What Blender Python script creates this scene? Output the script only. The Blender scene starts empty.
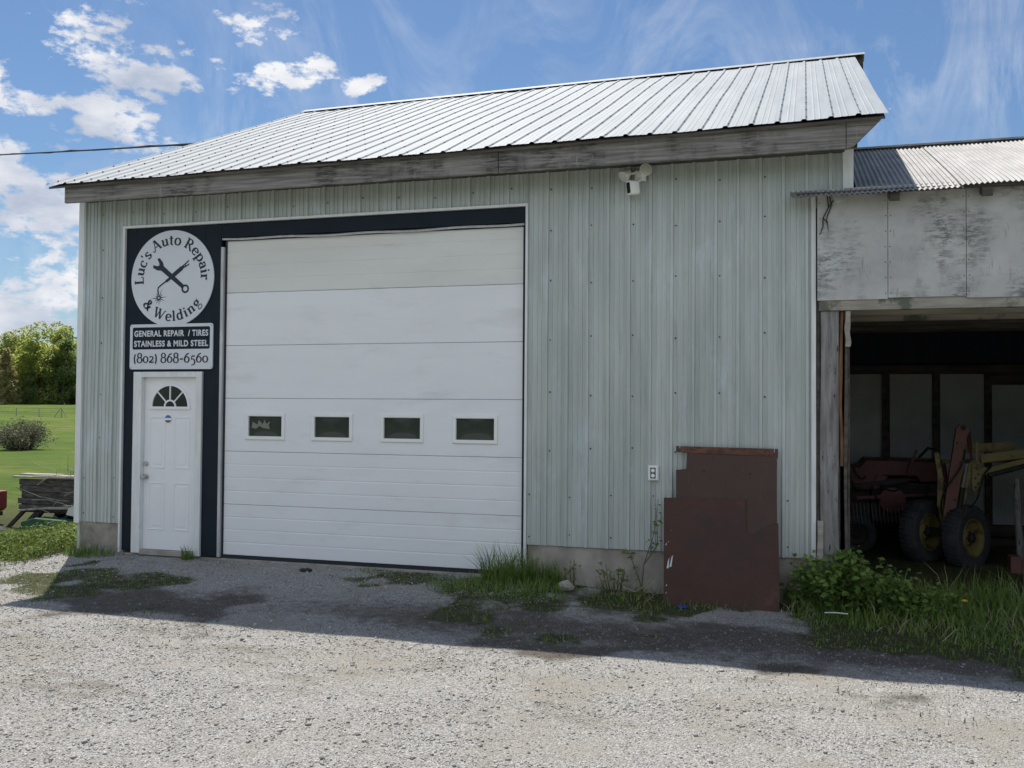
import bpy, math, random
import numpy as np
from mathutils import Vector, Matrix

sc = bpy.context.scene
COL = sc.collection
rng = np.random.default_rng(7)
random.seed(7)

# ------------------------------------------------------------------ camera
cd = bpy.data.cameras.new("camera")
cam = bpy.data.objects.new("camera", cd)
COL.objects.link(cam)
Rr, Ru, Rf = (0.95651, 0.29162, 0.00747), (0.00016, -0.02611, 0.99966), (-0.29171, 0.95618, 0.02502)
cam.matrix_world = Matrix(((Rr[0], Ru[0], -Rf[0], 6.62868), (Rr[1], Ru[1], -Rf[1], -9.98642),
                           (Rr[2], Ru[2], -Rf[2], 1.79837), (0, 0, 0, 1)))
cd.sensor_width = 36.0
cd.lens = 36.0 * 960 / 1024
cd.clip_start = 0.05
cd.clip_end = 3000
sc.camera = cam

# ------------------------------------------------------------------ light
SUN = Vector((-0.26, 0.379, 0.886)).normalized()      # towards the sun
SUN_EL = math.asin(SUN.z)
SUN_ROT = math.atan2(SUN.x, SUN.y)
sl = bpy.data.lights.new("sun", 'SUN')
sl.energy = 4.1
sl.angle = math.radians(0.55)
sl.color = (1.0, 0.945, 0.86)
so = bpy.data.objects.new("sun", sl)
COL.objects.link(so)
so.rotation_euler = SUN.to_track_quat('Z', 'Y').to_euler()

sc.view_settings.view_transform = 'Standard'
sc.view_settings.look = 'None'
sc.view_settings.exposure = 0.53
sc.view_settings.gamma = 1.0
sc.view_settings.use_curve_mapping = False

# ------------------------------------------------------------------ world: sky and clouds
w = bpy.data.worlds.new("World")
sc.world = w
w.use_nodes = True
NT = w.node_tree
NT.nodes.clear()


def wn(t, **kw):
    n = NT.nodes.new(t)
    for k, v in kw.items():
        setattr(n, k, v)
    return n


def wmath(op, a, b=None, clamp=False):
    n = wn('ShaderNodeMath', operation=op)
    n.use_clamp = clamp
    for i, v in enumerate((a, b)):
        if v is None:
            continue
        if isinstance(v, (int, float)):
            n.inputs[i].default_value = v
        else:
            NT.links.new(v, n.inputs[i])
    return n.outputs[0]


sky = wn('ShaderNodeTexSky', sky_type='NISHITA')
sky.sun_disc = False
sky.sun_elevation = SUN_EL
sky.sun_rotation = SUN_ROT
sky.air_density = 1.15
sky.dust_density = 0.35
sky.ozone_density = 2.2
tc = wn('ShaderNodeTexCoord')
DIR = tc.outputs['Generated']


def wnoise(scale, detail=7, rough=0.6, stretch=(1, 1, 1), dist=0.0, loc=(0, 0, 0)):
    m = wn('ShaderNodeMapping')
    m.inputs['Scale'].default_value = stretch
    m.inputs['Location'].default_value = loc
    NT.links.new(DIR, m.inputs['Vector'])
    n = wn('ShaderNodeTexNoise')
    n.inputs['Scale'].default_value = scale
    n.inputs['Detail'].default_value = detail
    n.inputs['Roughness'].default_value = rough
    n.inputs['Distortion'].default_value = dist
    NT.links.new(m.outputs['Vector'], n.inputs['Vector'])
    return n.outputs['Fac']


puff = wnoise(11, 9, 0.62, (1, 1, 1.9))
fine = wnoise(34, 6, 0.6, (1, 1, 1.8), loc=(3, 1, 2))
# cumulus: direction, angular radius x (degrees), vertical squash, strength
CLOUDS = [((-0.6154, 0.7206, 0.3194), 4.4, 3.3, 0.85), ((-0.575, 0.757, 0.305), 2.6, 2.6, 0.85),
          ((-0.6721, 0.6867, 0.2769), 3.2, 2.6, 0.85), ((-0.6241, 0.7321, 0.273), 1.9, 1.4, 1.0),
          ((-0.5067, 0.8048, 0.3093), 2.2, 2.0, 0.65), ((-0.4487, 0.8302, 0.3309), 1.1, 1.5, 0.9),
          ((-0.4141, 0.854, 0.3149), 1.2, 1.6, 0.9), ((-0.6386, 0.6967, 0.345), 3.4, 3.2, 0.5),
          ((-0.4877, 0.7957, 0.3592), 1.6, 1.6, 0.6),
          ((-0.70, 0.68, 0.215), 6.0, 2.5, 0.95), ((-0.6739, 0.7144, 0.175), 4.6, 2.6, 0.95), ((-0.70, 0.70, 0.135), 7.5, 3.0, 0.95),
          ((-0.66, 0.74, 0.10), 6.0, 2.2, 0.75), ((-0.7025, 0.7052, 0.085), 4.0, 2.0, 0.8)]
total = None
for d, r, sq, st in CLOUDS:
    v = Vector(d).normalized()
    sub = wn('ShaderNodeVectorMath', operation='SUBTRACT')
    NT.links.new(DIR, sub.inputs[0])
    sub.inputs[1].default_value = v
    mul = wn('ShaderNodeVectorMath', operation='MULTIPLY')
    NT.links.new(sub.outputs[0], mul.inputs[0])
    k = 1.0 / math.radians(r)
    mul.inputs[1].default_value = (k, k, k * sq)
    ln = wn('ShaderNodeVectorMath', operation='LENGTH')
    NT.links.new(mul.outputs[0], ln.inputs[0])
    fall = wmath('SUBTRACT', 1.0, ln.outputs['Value'])
    fall = wmath('MAXIMUM', fall, -1.8)
    fall = wmath('MULTIPLY', fall, st)
    total = fall if total is None else wmath('MAXIMUM', total, fall)
dens = wmath('ADD', total, wmath('MULTIPLY', wmath('SUBTRACT', puff, 0.5), 4.6))
dens = wmath('ADD', dens, wmath('MULTIPLY', wmath('SUBTRACT', fine, 0.5), 2.7))
cum = wmath('MULTIPLY', wmath('SUBTRACT', dens, 0.16), 2.3, True)
# thin high wisps
wis = wnoise(4.2, 9, 0.66, (2.4, 0.8, 1.2), 1.6, (0.4, 0.2, 0.1))
wis2 = wnoise(2.1, 3, 0.5, (1, 1, 1), 0.2, (5, 2, 1))
wm = wmath('MULTIPLY', wmath('SUBTRACT', wis, 0.47), 2.8, True)
wm = wmath('MULTIPLY', wm, wmath('MULTIPLY', wmath('SUBTRACT', wis2, 0.36), 3.2, True))
wm = wmath('MULTIPLY', wm, 0.58)
# direction split for the added clouds behind the viewer
sep = wn('ShaderNodeSeparateXYZ')
NT.links.new(DIR, sep.inputs[0])
# unseen bright clouds behind the viewer, added to fill the shaded front wall
backside = wmath('MULTIPLY', wmath('SUBTRACT', wmath('MULTIPLY', sep.outputs['Y'], -1.0), 0.12), 3.0, True)
above = wmath('MULTIPLY', wmath('SUBTRACT', sep.outputs['Z'], 0.02), 8.0, True)
fill_puffs = wnoise(2.6, 8, 0.6, (1, 1, 1.6), loc=(2, 7, 3))
back = wmath('MULTIPLY', wmath('MULTIPLY', wmath('SUBTRACT', fill_puffs, 0.42), 6.0, True), wmath('MULTIPLY', backside, above))
mask = wmath('MAXIMUM', cum, wmath('MAXIMUM', wm, back), True)
bgs = wn('ShaderNodeBackground')
tint = wn('ShaderNodeMix', data_type='RGBA', blend_type='MULTIPLY')
tint.inputs['Factor'].default_value = 1.0
NT.links.new(sky.outputs[0], tint.inputs[6])
tint.inputs[7].default_value = (0.80, 0.95, 1.12, 1)
NT.links.new(tint.outputs[2], bgs.inputs['Color'])
bgs.inputs['Strength'].default_value = 0.058
cr = wn('ShaderNodeValToRGB')
cr.color_ramp.elements[0].position = 0.32
cr.color_ramp.elements[0].color = (0.46, 0.53, 0.68, 1)
cr.color_ramp.elements[1].position = 0.62
cr.color_ramp.elements[1].color = (0.96, 0.97, 1.0, 1)
NT.links.new(wnoise(9, 6, 0.55, (1, 1, 2.4), loc=(0, 0, 0.10)), cr.inputs['Fac'])
bgc = wn('ShaderNodeBackground')
NT.links.new(cr.outputs['Color'], bgc.inputs['Color'])
NT.links.new(wmath('ADD', 0.66, wmath('MULTIPLY', back, 0.48)), bgc.inputs['Strength'])  # added fill clouds shine stronger than the visible ones
mx = wn('ShaderNodeMixShader')
NT.links.new(mask, mx.inputs[0])
NT.links.new(bgs.outputs[0], mx.inputs[1])
NT.links.new(bgc.outputs[0], mx.inputs[2])
wo = wn('ShaderNodeOutputWorld')
NT.links.new(mx.outputs[0], wo.inputs['Surface'])


# ------------------------------------------------------------------ materials
def mat(name, c1, c2=None, rough=0.6, metal=0.0, scale=5.0, stretch=(1, 1, 1), bump=0.0, bscale=80.0,
        dirt=None, dscale=3.0, dstretch=(1, 1, 1), dlo=0.55, dhi=0.72, damt=1.0, spec=0.5, lo=0.35, hi=0.65, transl=0.0,
        dirt2=None, d2scale=8.0, d2stretch=(1, 1, 1), d2lo=0.6, d2hi=0.7, bstretch=(1, 1, 1), grain=None, world=False, bdist=0.01):
    m = bpy.data.materials.new(name)
    m.use_nodes = True
    nt = m.node_tree
    N, L = nt.nodes, nt.links
    p = N['Principled BSDF']
    p.inputs['Roughness'].default_value = rough
    p.inputs['Metallic'].default_value = metal
    p.inputs['Specular IOR Level'].default_value = spec
    t = N.new('ShaderNodeTexCoord')
    if world:
        g = N.new('ShaderNodeNewGeometry')
        src = g.outputs['Position']
    else:
        src = t.outputs['Object']

    def noise(sc_, st_, det=6, ro=0.6):
        mp = N.new('ShaderNodeMapping')
        mp.inputs['Scale'].default_value = st_
        L.new(src, mp.inputs['Vector'])
        n = N.new('ShaderNodeTexNoise')
        n.inputs['Scale'].default_value = sc_
        n.inputs['Detail'].default_value = det
        n.inputs['Roughness'].default_value = ro
        L.new(mp.outputs['Vector'], n.inputs['Vector'])
        return n.outputs['Fac']

    def mixd(fac, a, col):
        mm = N.new('ShaderNodeMix')
        mm.data_type = 'RGBA'
        L.new(fac, mm.inputs['Factor'])
        L.new(a, mm.inputs[6])
        mm.inputs[7].default_value = (*col, 1)
        return mm.outputs[2]

    def rampf(src_, lo_, hi_, amt):
        mr = N.new('ShaderNodeMapRange')
        mr.interpolation_type = 'SMOOTHSTEP'
        mr.inputs['From Min'].default_value = lo_
        mr.inputs['From Max'].default_value = hi_
        mr.inputs['To Max'].default_value = amt
        L.new(src_, mr.inputs['Value'])
        return mr.outputs[0]
    c2 = c2 or c1
    r = N.new('ShaderNodeValToRGB')
    r.color_ramp.elements[0].position = lo
    r.color_ramp.elements[0].color = (*c1, 1)
    r.color_ramp.elements[1].position = hi
    r.color_ramp.elements[1].color = (*c2, 1)
    L.new(noise(scale, stretch), r.inputs['Fac'])
    out = r.outputs['Color']
    if dirt:
        fac = rampf(noise(dscale, dstretch, 8, 0.65), dlo, dhi, damt)
        if grain:
            mu = N.new('ShaderNodeMath')
            mu.operation = 'MULTIPLY'
            L.new(fac, mu.inputs[0])
            L.new(rampf(noise(grain[0], grain[1], 6, 0.7), 0.40, 0.58, 1.0), mu.inputs[1])
            fac = mu.outputs[0]
        out = mixd(fac, out, dirt)
    if dirt2:
        out = mixd(rampf(noise(d2scale, d2stretch, 8, 0.65), d2lo, d2hi, 0.9), out, dirt2)
    L.new(out, p.inputs['Base Color'])
    if bump:
        b = N.new('ShaderNodeBump')
        b.inputs['Strength'].default_value = bump
        b.inputs['Distance'].default_value = bdist
        L.new(noise(bscale, bstretch, 5), b.inputs['Height'])
        L.new(b.outputs[0], p.inputs['Normal'])
    if transl:
        tr = N.new('ShaderNodeBsdfTranslucent')
        L.new(out, tr.inputs['Color'])
        ms = N.new('ShaderNodeMixShader')
        ms.inputs[0].default_value = transl
        L.new(p.outputs[0], ms.inputs[1])
        L.new(tr.outputs[0], ms.inputs[2])
        L.new(ms.outputs[0], N['Material Output'].inputs['Surface'])
    return m


M = {}
M['siding'] = mat('siding_metal', (0.42, 0.46, 0.435), (0.52, 0.555, 0.535), 0.36, 0.0, 1.3, (2.2, 1, 0.4), 0.12, 1.4,
                  dirt=(0.29, 0.325, 0.295), dscale=4.0, dstretch=(8, 1, 0.45), dlo=0.50, dhi=0.70, damt=0.42,
                  dirt2=(0.55, 0.62, 0.65), d2scale=1.6, d2stretch=(2.5, 1, 0.7), d2lo=0.54, d2hi=0.72, bdist=0.06)
M['screw'] = mat('screw_metal', (0.05, 0.055, 0.05), rough=0.5, metal=0.3)
M['roof'] = mat('roof_metal', (0.205, 0.238, 0.262), (0.255, 0.29, 0.315), 0.65, 0.0, 1.6, (6, 0.5, 0.5), 0.06, 2.0,
                dirt=(0.18, 0.21, 0.23), dscale=1.4, dstretch=(5, 0.6, 0.6), dlo=0.5, dhi=0.75, damt=0.7, bdist=0.05)
M['fascia'] = mat('weathered_fascia', (0.13, 0.12, 0.108), (0.29, 0.275, 0.255), 0.85, 0, 5, (0.35, 1, 9), 0.6, 26,
                  dirt=(0.04, 0.036, 0.033), dscale=1.6, dstretch=(1.6, 1, 0.8), dlo=0.42, dhi=0.66, damt=0.9, grain=(9, (0.5, 1, 4)), bstretch=(0.12, 1, 3),
                  dirt2=(0.32, 0.31, 0.29), d2scale=4, d2stretch=(3, 1, 0.5), d2lo=0.60, d2hi=0.72)
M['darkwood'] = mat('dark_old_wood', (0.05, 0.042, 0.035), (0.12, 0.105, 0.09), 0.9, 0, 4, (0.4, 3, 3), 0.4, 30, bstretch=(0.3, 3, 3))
M['greywood'] = mat('grey_old_wood', (0.14, 0.135, 0.13), (0.30, 0.29, 0.28), 0.9, 0, 6, (4, 4, 0.4), 0.5, 40,
                    dirt=(0.03, 0.028, 0.026), dscale=7, dstretch=(3, 3, 0.7), dlo=0.58, dhi=0.66, bstretch=(4, 4, 0.4))
M['palewood'] = mat('pale_old_wood', (0.26, 0.24, 0.20), (0.42, 0.39, 0.33), 0.85, 0, 3, (0.6, 3, 4), 0.4, 40,
                    dirt=(0.12, 0.13, 0.10), dscale=2.5, dlo=0.55, dhi=0.65, bstretch=(0.4, 4, 4))
M['rawwood'] = mat('raw_orange_wood', (0.13, 0.065, 0.03), (0.27, 0.13, 0.06), 0.85, 0, 9, (3, 3, 0.5), 0.4, 40)
M['navy'] = mat('navy_paint', (0.0095, 0.016, 0.0235), (0.0125, 0.020, 0.029), 0.6, 0, 3, (1, 1, 1), 0.05, 40, spec=0.2)
M['white'] = mat('white_paint', (0.80, 0.81, 0.82), (0.84, 0.85, 0.86), 0.45, 0, 3, (1, 1, 1), 0.03, 30)
M['trimwhite'] = mat('white_trim', (0.66, 0.67, 0.66), (0.78, 0.79, 0.78), 0.5, 0, 4, (3, 3, 0.6), 0.03, 30,
                     dirt=(0.42, 0.40, 0.34), dscale=4, dstretch=(3, 3, 0.5), dlo=0.62, dhi=0.75)
M['doorwhite'] = mat('garage_door_white', (0.79, 0.80, 0.81), (0.83, 0.84, 0.85), 0.42, 0, 1.2, (0.6, 1, 2), 0.05, 6,
                     dirt=(0.71, 0.72, 0.715), dscale=1.8, dstretch=(0.6, 1, 2.5), dlo=0.5, dhi=0.75, bdist=0.02,
                     dirt2=(0.55, 0.54, 0.50), d2scale=5, d2stretch=(1, 1, 0.6), d2lo=0.70, d2hi=0.80)
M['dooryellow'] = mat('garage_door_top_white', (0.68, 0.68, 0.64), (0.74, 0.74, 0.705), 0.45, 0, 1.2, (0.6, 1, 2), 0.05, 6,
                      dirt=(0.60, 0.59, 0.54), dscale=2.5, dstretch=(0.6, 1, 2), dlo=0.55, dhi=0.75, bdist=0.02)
M['concrete'] = mat('old_concrete', (0.28, 0.255, 0.22), (0.42, 0.385, 0.335), 0.9, 0, 4, (1, 1, 1), 0.5, 60,
                    dirt=(0.12, 0.125, 0.09), dscale=2.2, dlo=0.5, dhi=0.7, damt=0.7)
M['panel'] = mat('grey_cement_panel', (0.40, 0.40, 0.39), (0.52, 0.52, 0.505), 0.85, 0, 2.5, (1, 1, 1), 0.35, 50,
                 dirt=(0.13, 0.135, 0.125), dscale=1.5, dstretch=(1.5, 1, 1.1), dlo=0.42, dhi=0.66, damt=0.95, grain=(13, (0.8, 1, 2.6)),
                 dirt2=(0.30, 0.295, 0.275), d2scale=9, d2stretch=(2.5, 1, 0.35), d2lo=0.60, d2hi=0.72)
M['oldsteel'] = mat('old_corrugated_steel', (0.24, 0.235, 0.225), (0.33, 0.325, 0.315), 0.55, 0.1, 3, (3, 0.6, 0.6), 0.0, 40,
                    dirt=(0.17, 0.165, 0.15), dscale=1.7, dlo=0.5, dhi=0.7, damt=0.7)
M['rust1'] = mat('brown_rust', (0.060, 0.026, 0.0175), (0.086, 0.036, 0.023), 0.7, 0.1, 2.2, (1, 1, 1), 0.5, 40,
                 dirt=(0.040, 0.028, 0.024), dscale=1.3, dlo=0.42, dhi=0.62, damt=0.9, dirt2=(0.125, 0.058, 0.030), d2scale=3.5, d2lo=0.58, d2hi=0.74)
M['rust2'] = mat('grey_brown_rust', (0.060, 0.035, 0.026), (0.076, 0.044, 0.032), 0.7, 0.1, 2.0, (1, 1, 1), 0.5, 40,
                 dirt=(0.070, 0.034, 0.026), dscale=1.5, dlo=0.46, dhi=0.68, damt=0.9, dirt2=(0.11, 0.055, 0.030), d2scale=4, d2stretch=(3, 1, 0.5), d2lo=0.58, d2hi=0.74)
M['rustedge'] = mat('orange_rust_edge', (0.075, 0.032, 0.022), (0.17, 0.075, 0.04), 0.85, 0, 12, (1, 1, 2), 0.3, 80)
M['chalk'] = mat('chalk_white', (0.62, 0.62, 0.60), rough=0.9)
M['signwhite'] = mat('sign_white', (0.64, 0.66, 0.70), (0.68, 0.70, 0.74), 0.4, 0, 2)
M['signink'] = mat('sign_ink', (0.012, 0.018, 0.028), rough=0.45)
M['black'] = mat('black_rubber', (0.012, 0.012, 0.013), rough=0.7)
M['seal'] = mat('dark_seal', (0.018, 0.022, 0.028), rough=0.7)
M['steel'] = mat('brushed_steel', (0.42, 0.41, 0.40), (0.55, 0.54, 0.53), 0.35, 0.8)
M['dullsteel'] = mat('dull_track_steel', (0.45, 0.45, 0.46), (0.62, 0.62, 0.62), 0.5, 0.3, 4, (3, 3, 0.5))
M['pane'] = mat('dark_window_pane', (0.036, 0.045, 0.041), (0.043, 0.052, 0.048), 0.05, 0, 1.0)
M['fanpane'] = mat('dark_fan_pane', (0.03, 0.036, 0.036), rough=0.08)
M['plastic'] = mat('white_plastic', (0.82, 0.82, 0.80), (0.86, 0.86, 0.84), 0.4)
M['lens'] = mat('lens_black', (0.01, 0.01, 0.012), rough=0.15)
M['lampface'] = mat('lamp_lens', (0.62, 0.62, 0.58), rough=0.3)
M['tyre'] = mat('tyre_rubber', (0.032, 0.036, 0.042), (0.06, 0.064, 0.072), 0.85, 0, 8, (1, 1, 1), 0.3, 60)
M['yellow'] = mat('faded_yellow_paint', (0.18, 0.15, 0.045), (0.24, 0.20, 0.065), 0.6, 0, 5, (1, 1, 1), 0.1, 60,
                  dirt=(0.10, 0.06, 0.03), dscale=6, dlo=0.50, dhi=0.62)
M['pink'] = mat('faded_red_paint', (0.15, 0.07, 0.055), (0.21, 0.10, 0.08), 0.7, 0, 4, (1, 1, 1), 0.15, 60)
M['red'] = mat('red_paint', (0.075, 0.010, 0.010), (0.11, 0.016, 0.015), 0.5, 0, 4, (1, 1, 1), 0.05, 60)
M['darkmetal'] = mat('dark_oily_metal', (0.018, 0.017, 0.017), (0.04, 0.036, 0.034), 0.7, 0.2, 6)
M['whitewall'] = mat('pale_wallboard', (0.42, 0.43, 0.44), (0.52, 0.53, 0.54), 0.8, 0, 3)
M['trailerred'] = mat('trailer_red', (0.20, 0.035, 0.03), (0.28, 0.05, 0.04), 0.5, 0, 4)
M['green'] = mat('green_machine_paint', (0.015, 0.07, 0.03), (0.02, 0.10, 0.045), 0.5)
M['bark'] = mat('tree_bark', (0.07, 0.06, 0.05), (0.15, 0.135, 0.11), 0.9, 0, 12, (1, 1, 0.3), 0.5, 20)
M['stem'] = mat('plant_stem', (0.07, 0.08, 0.03), (0.14, 0.12, 0.06), 0.8, 0, 9)
M['straw'] = mat('dry_straw', (0.32, 0.26, 0.16), (0.45, 0.38, 0.25), 0.8, 0, 9, transl=0.2)
M['blue'] = mat('blue_plastic', (0.02, 0.05, 0.25), rough=0.4)
M['dandelion'] = mat('yellow_petal', (0.75, 0.50, 0.02), rough=0.6)
M['stone'] = mat('pale_stone', (0.26, 0.24, 0.21), (0.42, 0.39, 0.34), 0.9, 0, 12, (1, 1, 1), 0.5, 60)


def leafmat(name, a, b, sc_=1.0, tr=0.35):
    return mat(name, a, b, 0.6, 0, sc_, transl=tr, lo=0.36, hi=0.64, spec=0.25)


M['leaf_spring'] = leafmat('leaf_spring', (0.31, 0.36, 0.09), (0.46, 0.49, 0.15), 0.45, 0.72)
M['leaf_mid'] = leafmat('leaf_mid', (0.27, 0.33, 0.10), (0.42, 0.46, 0.16), 0.45, 0.75)
M['leaf_dark'] = leafmat('leaf_dark', (0.19, 0.25, 0.09), (0.30, 0.36, 0.13), 0.5, 0.72)
M['leaf_brown'] = leafmat('leaf_brown', (0.34, 0.30, 0.15), (0.46, 0.42, 0.21), 0.6, 0.65)
M['leaf_weed'] = leafmat('leaf_weed', (0.085, 0.135, 0.022), (0.18, 0.235, 0.05), 5)
M['leaf_bush'] = leafmat('leaf_bush', (0.11, 0.19, 0.037), (0.20, 0.29, 0.07), 7)
M['twig'] = leafmat('twig_grey', (0.14, 0.135, 0.09), (0.22, 0.21, 0.13), 1.0, 0.1)
M['grass'] = leafmat('grass_blades', (0.105, 0.18, 0.034), (0.21, 0.30, 0.07), 3)
M['grassdull'] = leafmat('grass_dull', (0.085, 0.105, 0.035), (0.17, 0.175, 0.07), 4)


# ------------------------------------------------------------------ mesh helpers
def smooth(a, b, x):
    t = np.clip((np.asarray(x, float) - a) / (b - a), 0, 1)
    return t * t * (3 - 2 * t)


class MB:
    def __init__(self):
        self.v, self.f, self.m, self.s = [], [], [], []

    def add(self, vs, fs, m=0, smooth_=False):
        o = len(self.v)
        self.v += [tuple(map(float, p)) for p in vs]
        for f in fs:
            self.f.append(tuple(i + o for i in f))
            self.m.append(m)
            self.s.append(smooth_)
        return self

    def box(self, x0, x1, y0, y1, z0, z1, m=0):
        vs = [(x, y, z) for z in (z0, z1) for y in (y0, y1) for x in (x0, x1)]
        return self.add(vs, [(0, 2, 3, 1), (4, 5, 7, 6), (0, 1, 5, 4), (2, 6, 7, 3), (0, 4, 6, 2), (1, 3, 7, 5)], m)

    def cbox(self, x0, x1, y0, y1, z0, z1, c=0.006, m=0):
        """box whose front (y0) edges are chamfered"""
        vs = [(x0, y1, z0), (x1, y1, z0), (x1, y1, z1), (x0, y1, z1),
              (x0, y0 + c, z0), (x1, y0 + c, z0), (x1, y0 + c, z1), (x0, y0 + c, z1),
              (x0 + c, y0, z0 + c), (x1 - c, y0, z0 + c), (x1 - c, y0, z1 - c), (x0 + c, y0, z1 - c)]
        fs = [(0, 3, 2, 1), (8, 9, 10, 11)]
        for i in range(4):
            j = (i + 1) % 4
            fs += [(i, j, j + 4, i + 4), (i + 4, j + 4, j + 8, i + 8)]
        return self.add(vs, fs, m)

    def prism(self, poly, y0, y1, m=0, fn=None):
        """poly: (x, z) outline, extruded from y0 to y1"""
        n = len(poly)
        vs = [(x, y0, z) for x, z in poly] + [(x, y1, z) for x, z in poly]
        if fn:
            vs = [fn(*p) for p in vs]
        fs = [tuple(range(n)), tuple(range(2 * n - 1, n - 1, -1))]
        fs += [(i, i + n, (i + 1) % n + n, (i + 1) % n) for i in range(n)]
        return self.add(vs, fs, m)

    def beam(self, a, b, wx, wy, m=0, up=(0, 0, 1)):
        a, b = Vector(a), Vector(b)
        d = (b - a).normalized()
        up = Vector(up)
        if abs(d.dot(up)) > 0.98:
            up = Vector((0, 1, 0))
        s = d.cross(up).normalized() * wx / 2
        u = s.cross(d).normalized() * wy / 2
        vs = [p + i * s + j * u for p in (a, b) for i, j in ((-1, -1), (1, -1), (1, 1), (-1, 1))]
        return self.add(vs, [(0, 1, 2, 3), (7, 6, 5, 4)] + [(i, i + 4, (i + 1) % 4 + 4, (i + 1) % 4) for i in range(4)], m)

    def tube(self, pts, r, n=8, m=0):
        pts = [Vector(p) for p in pts]
        rs = r if isinstance(r, (list, tuple)) else [r] * len(pts)
        vs, fs = [], []
        for i, p in enumerate(pts):
            d = (pts[min(i + 1, len(pts) - 1)] - pts[max(i - 1, 0)]).normalized()
            u = Vector((0, 0, 1)) if abs(d.z) < 0.9 else Vector((1, 0, 0))
            s = d.cross(u).normalized()
            u = s.cross(d)
            vs += [p + (s * math.cos(2 * math.pi * k / n) + u * math.sin(2 * math.pi * k / n)) * rs[i] for k in range(n)]
        for i in range(len(pts) - 1):
            fs += [(i * n + k, i * n + (k + 1) % n, (i + 1) * n + (k + 1) % n, (i + 1) * n + k) for k in range(n)]
        fs += [tuple(range(n)), tuple(range(len(pts) * n - 1, (len(pts) - 1) * n - 1, -1))]
        return self.add(vs, fs, m, True)

    def lathe(self, prof, c, axis, n=32, m=0, caps=True):
        """prof: (radius, along) pairs turned about axis through c"""
        a = Vector(axis).normalized()
        u = a.cross(Vector((0, 0, 1)))
        u = u.normalized() if u.length > 0.01 else Vector((1, 0, 0))
        v = a.cross(u)
        c = Vector(c)
        vs, fs = [], []
        for r, h in prof:
            vs += [c + a * h + (u * math.cos(2 * math.pi * k / n) + v * math.sin(2 * math.pi * k / n)) * r for k in range(n)]
        for i in range(len(prof) - 1):
            fs += [(i * n + k, i * n + (k + 1) % n, (i + 1) * n + (k + 1) % n, (i + 1) * n + k) for k in range(n)]
        if caps and prof[0][0] > 1e-4:
            fs.append(tuple(range(n - 1, -1, -1)))
        if caps and prof[-1][0] > 1e-4:
            fs.append(tuple(range((len(prof) - 1) * n, len(prof) * n)))
        return self.add(vs, fs, m, True)

    def build(self, name, mats, parent=None, bevel=0.0):
        if not isinstance(mats, (list, tuple)):
            mats = [mats]
        off = world_loc(parent) if parent else Vector((0, 0, 0))
        me = bpy.data.meshes.new(name)
        me.from_pydata([(x - off.x, y - off.y, z - off.z) for x, y, z in self.v], [], self.f)
        for mm in mats:
            me.materials.append(mm)
        me.polygons.foreach_set('material_index', self.m)
        me.polygons.foreach_set('use_smooth', self.s)
        me.validate()
        me.update()
        o = bpy.data.objects.new(name, me)
        COL.objects.link(o)
        if any(self.s):
            md = o.modifiers.new('edges', 'EDGE_SPLIT')
            md.split_angle = math.radians(40)
        if bevel:
            md = o.modifiers.new('bevel', 'BEVEL')
            md.width = bevel
            md.segments = 2
            md.limit_method = 'ANGLE'
        if parent:
            o.parent = parent
        return o


def world_loc(o):
    v = Vector((0, 0, 0))
    while o is not None:
        v += o.location
        o = o.parent
    return v


def fast_mesh(name, V, F, mats, parent=None, attr=None):
    """V (n,3) array, F (m,k) array of equal-sized faces"""
    off = np.array(world_loc(parent)) if parent else np.zeros(3)
    V = np.asarray(V, np.float32) - off.astype(np.float32)
    F = np.asarray(F, np.int32)
    me = bpy.data.meshes.new(name)
    k = F.shape[1]
    me.vertices.add(len(V))
    me.vertices.foreach_set('co', V.ravel())
    me.loops.add(F.size)
    me.loops.foreach_set('vertex_index', F.ravel())
    me.polygons.add(len(F))
    me.polygons.foreach_set('loop_start', np.arange(0, F.size, k, dtype=np.int32))
    if attr is not None:
        for an, av in attr.items():
            a = me.attributes.new(an, 'FLOAT', 'POINT')
            a.data.foreach_set('value', np.asarray(av, np.float32))
    for mm in (mats if isinstance(mats, (list, tuple)) else [mats]):
        me.materials.append(mm)
    me.update(calc_edges=True)
    o = bpy.data.objects.new(name, me)
    COL.objects.link(o)
    if parent:
        o.parent = parent
    return o


def tag(o, label, cat, group=None):
    o['label'] = label
    o['category'] = cat
    if group:
        o['group'] = group
    return o


def thing(name, label, cat, loc=(0, 0, 0), group=None):
    o = bpy.data.objects.new(name, None)
    COL.objects.link(o)
    o.location = loc
    o.empty_display_size = 0.2
    return tag(o, label, cat, group)


def dup(root, loc, rotz=0.0, scale=(1, 1, 1), label=None):
    r = root.copy()
    COL.objects.link(r)
    r.location = loc
    r.rotation_euler = (0, 0, rotz)
    r.scale = scale
    if label:
        r['label'] = label
    for ch in list(root.children):
        c = ch.copy()
        COL.objects.link(c)
        c.parent = r
    return r


# value noise for placing things
_grid = rng.random((64, 64))


def vnoise(x, y, s):
    x, y = np.asarray(x, float) * s, np.asarray(y, float) * s
    xi, yi = np.floor(x).astype(int), np.floor(y).astype(int)
    fx, fy = x - xi, y - yi
    fx, fy = fx * fx * (3 - 2 * fx), fy * fy * (3 - 2 * fy)
    g = lambda i, j: _grid[i % 64, j % 64]
    return (g(xi, yi) * (1 - fx) * (1 - fy) + g(xi + 1, yi) * fx * (1 - fy) + g(xi, yi + 1) * (1 - fx) * fy + g(xi + 1, yi + 1) * fx * fy)


def fbm(x, y, s):
    return 0.5 * vnoise(x, y, s) + 0.3 * vnoise(x + 7.3, y + 2.1, 2.1 * s) + 0.2 * vnoise(x + 3.9, y + 8.7, 4.3 * s)


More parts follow.
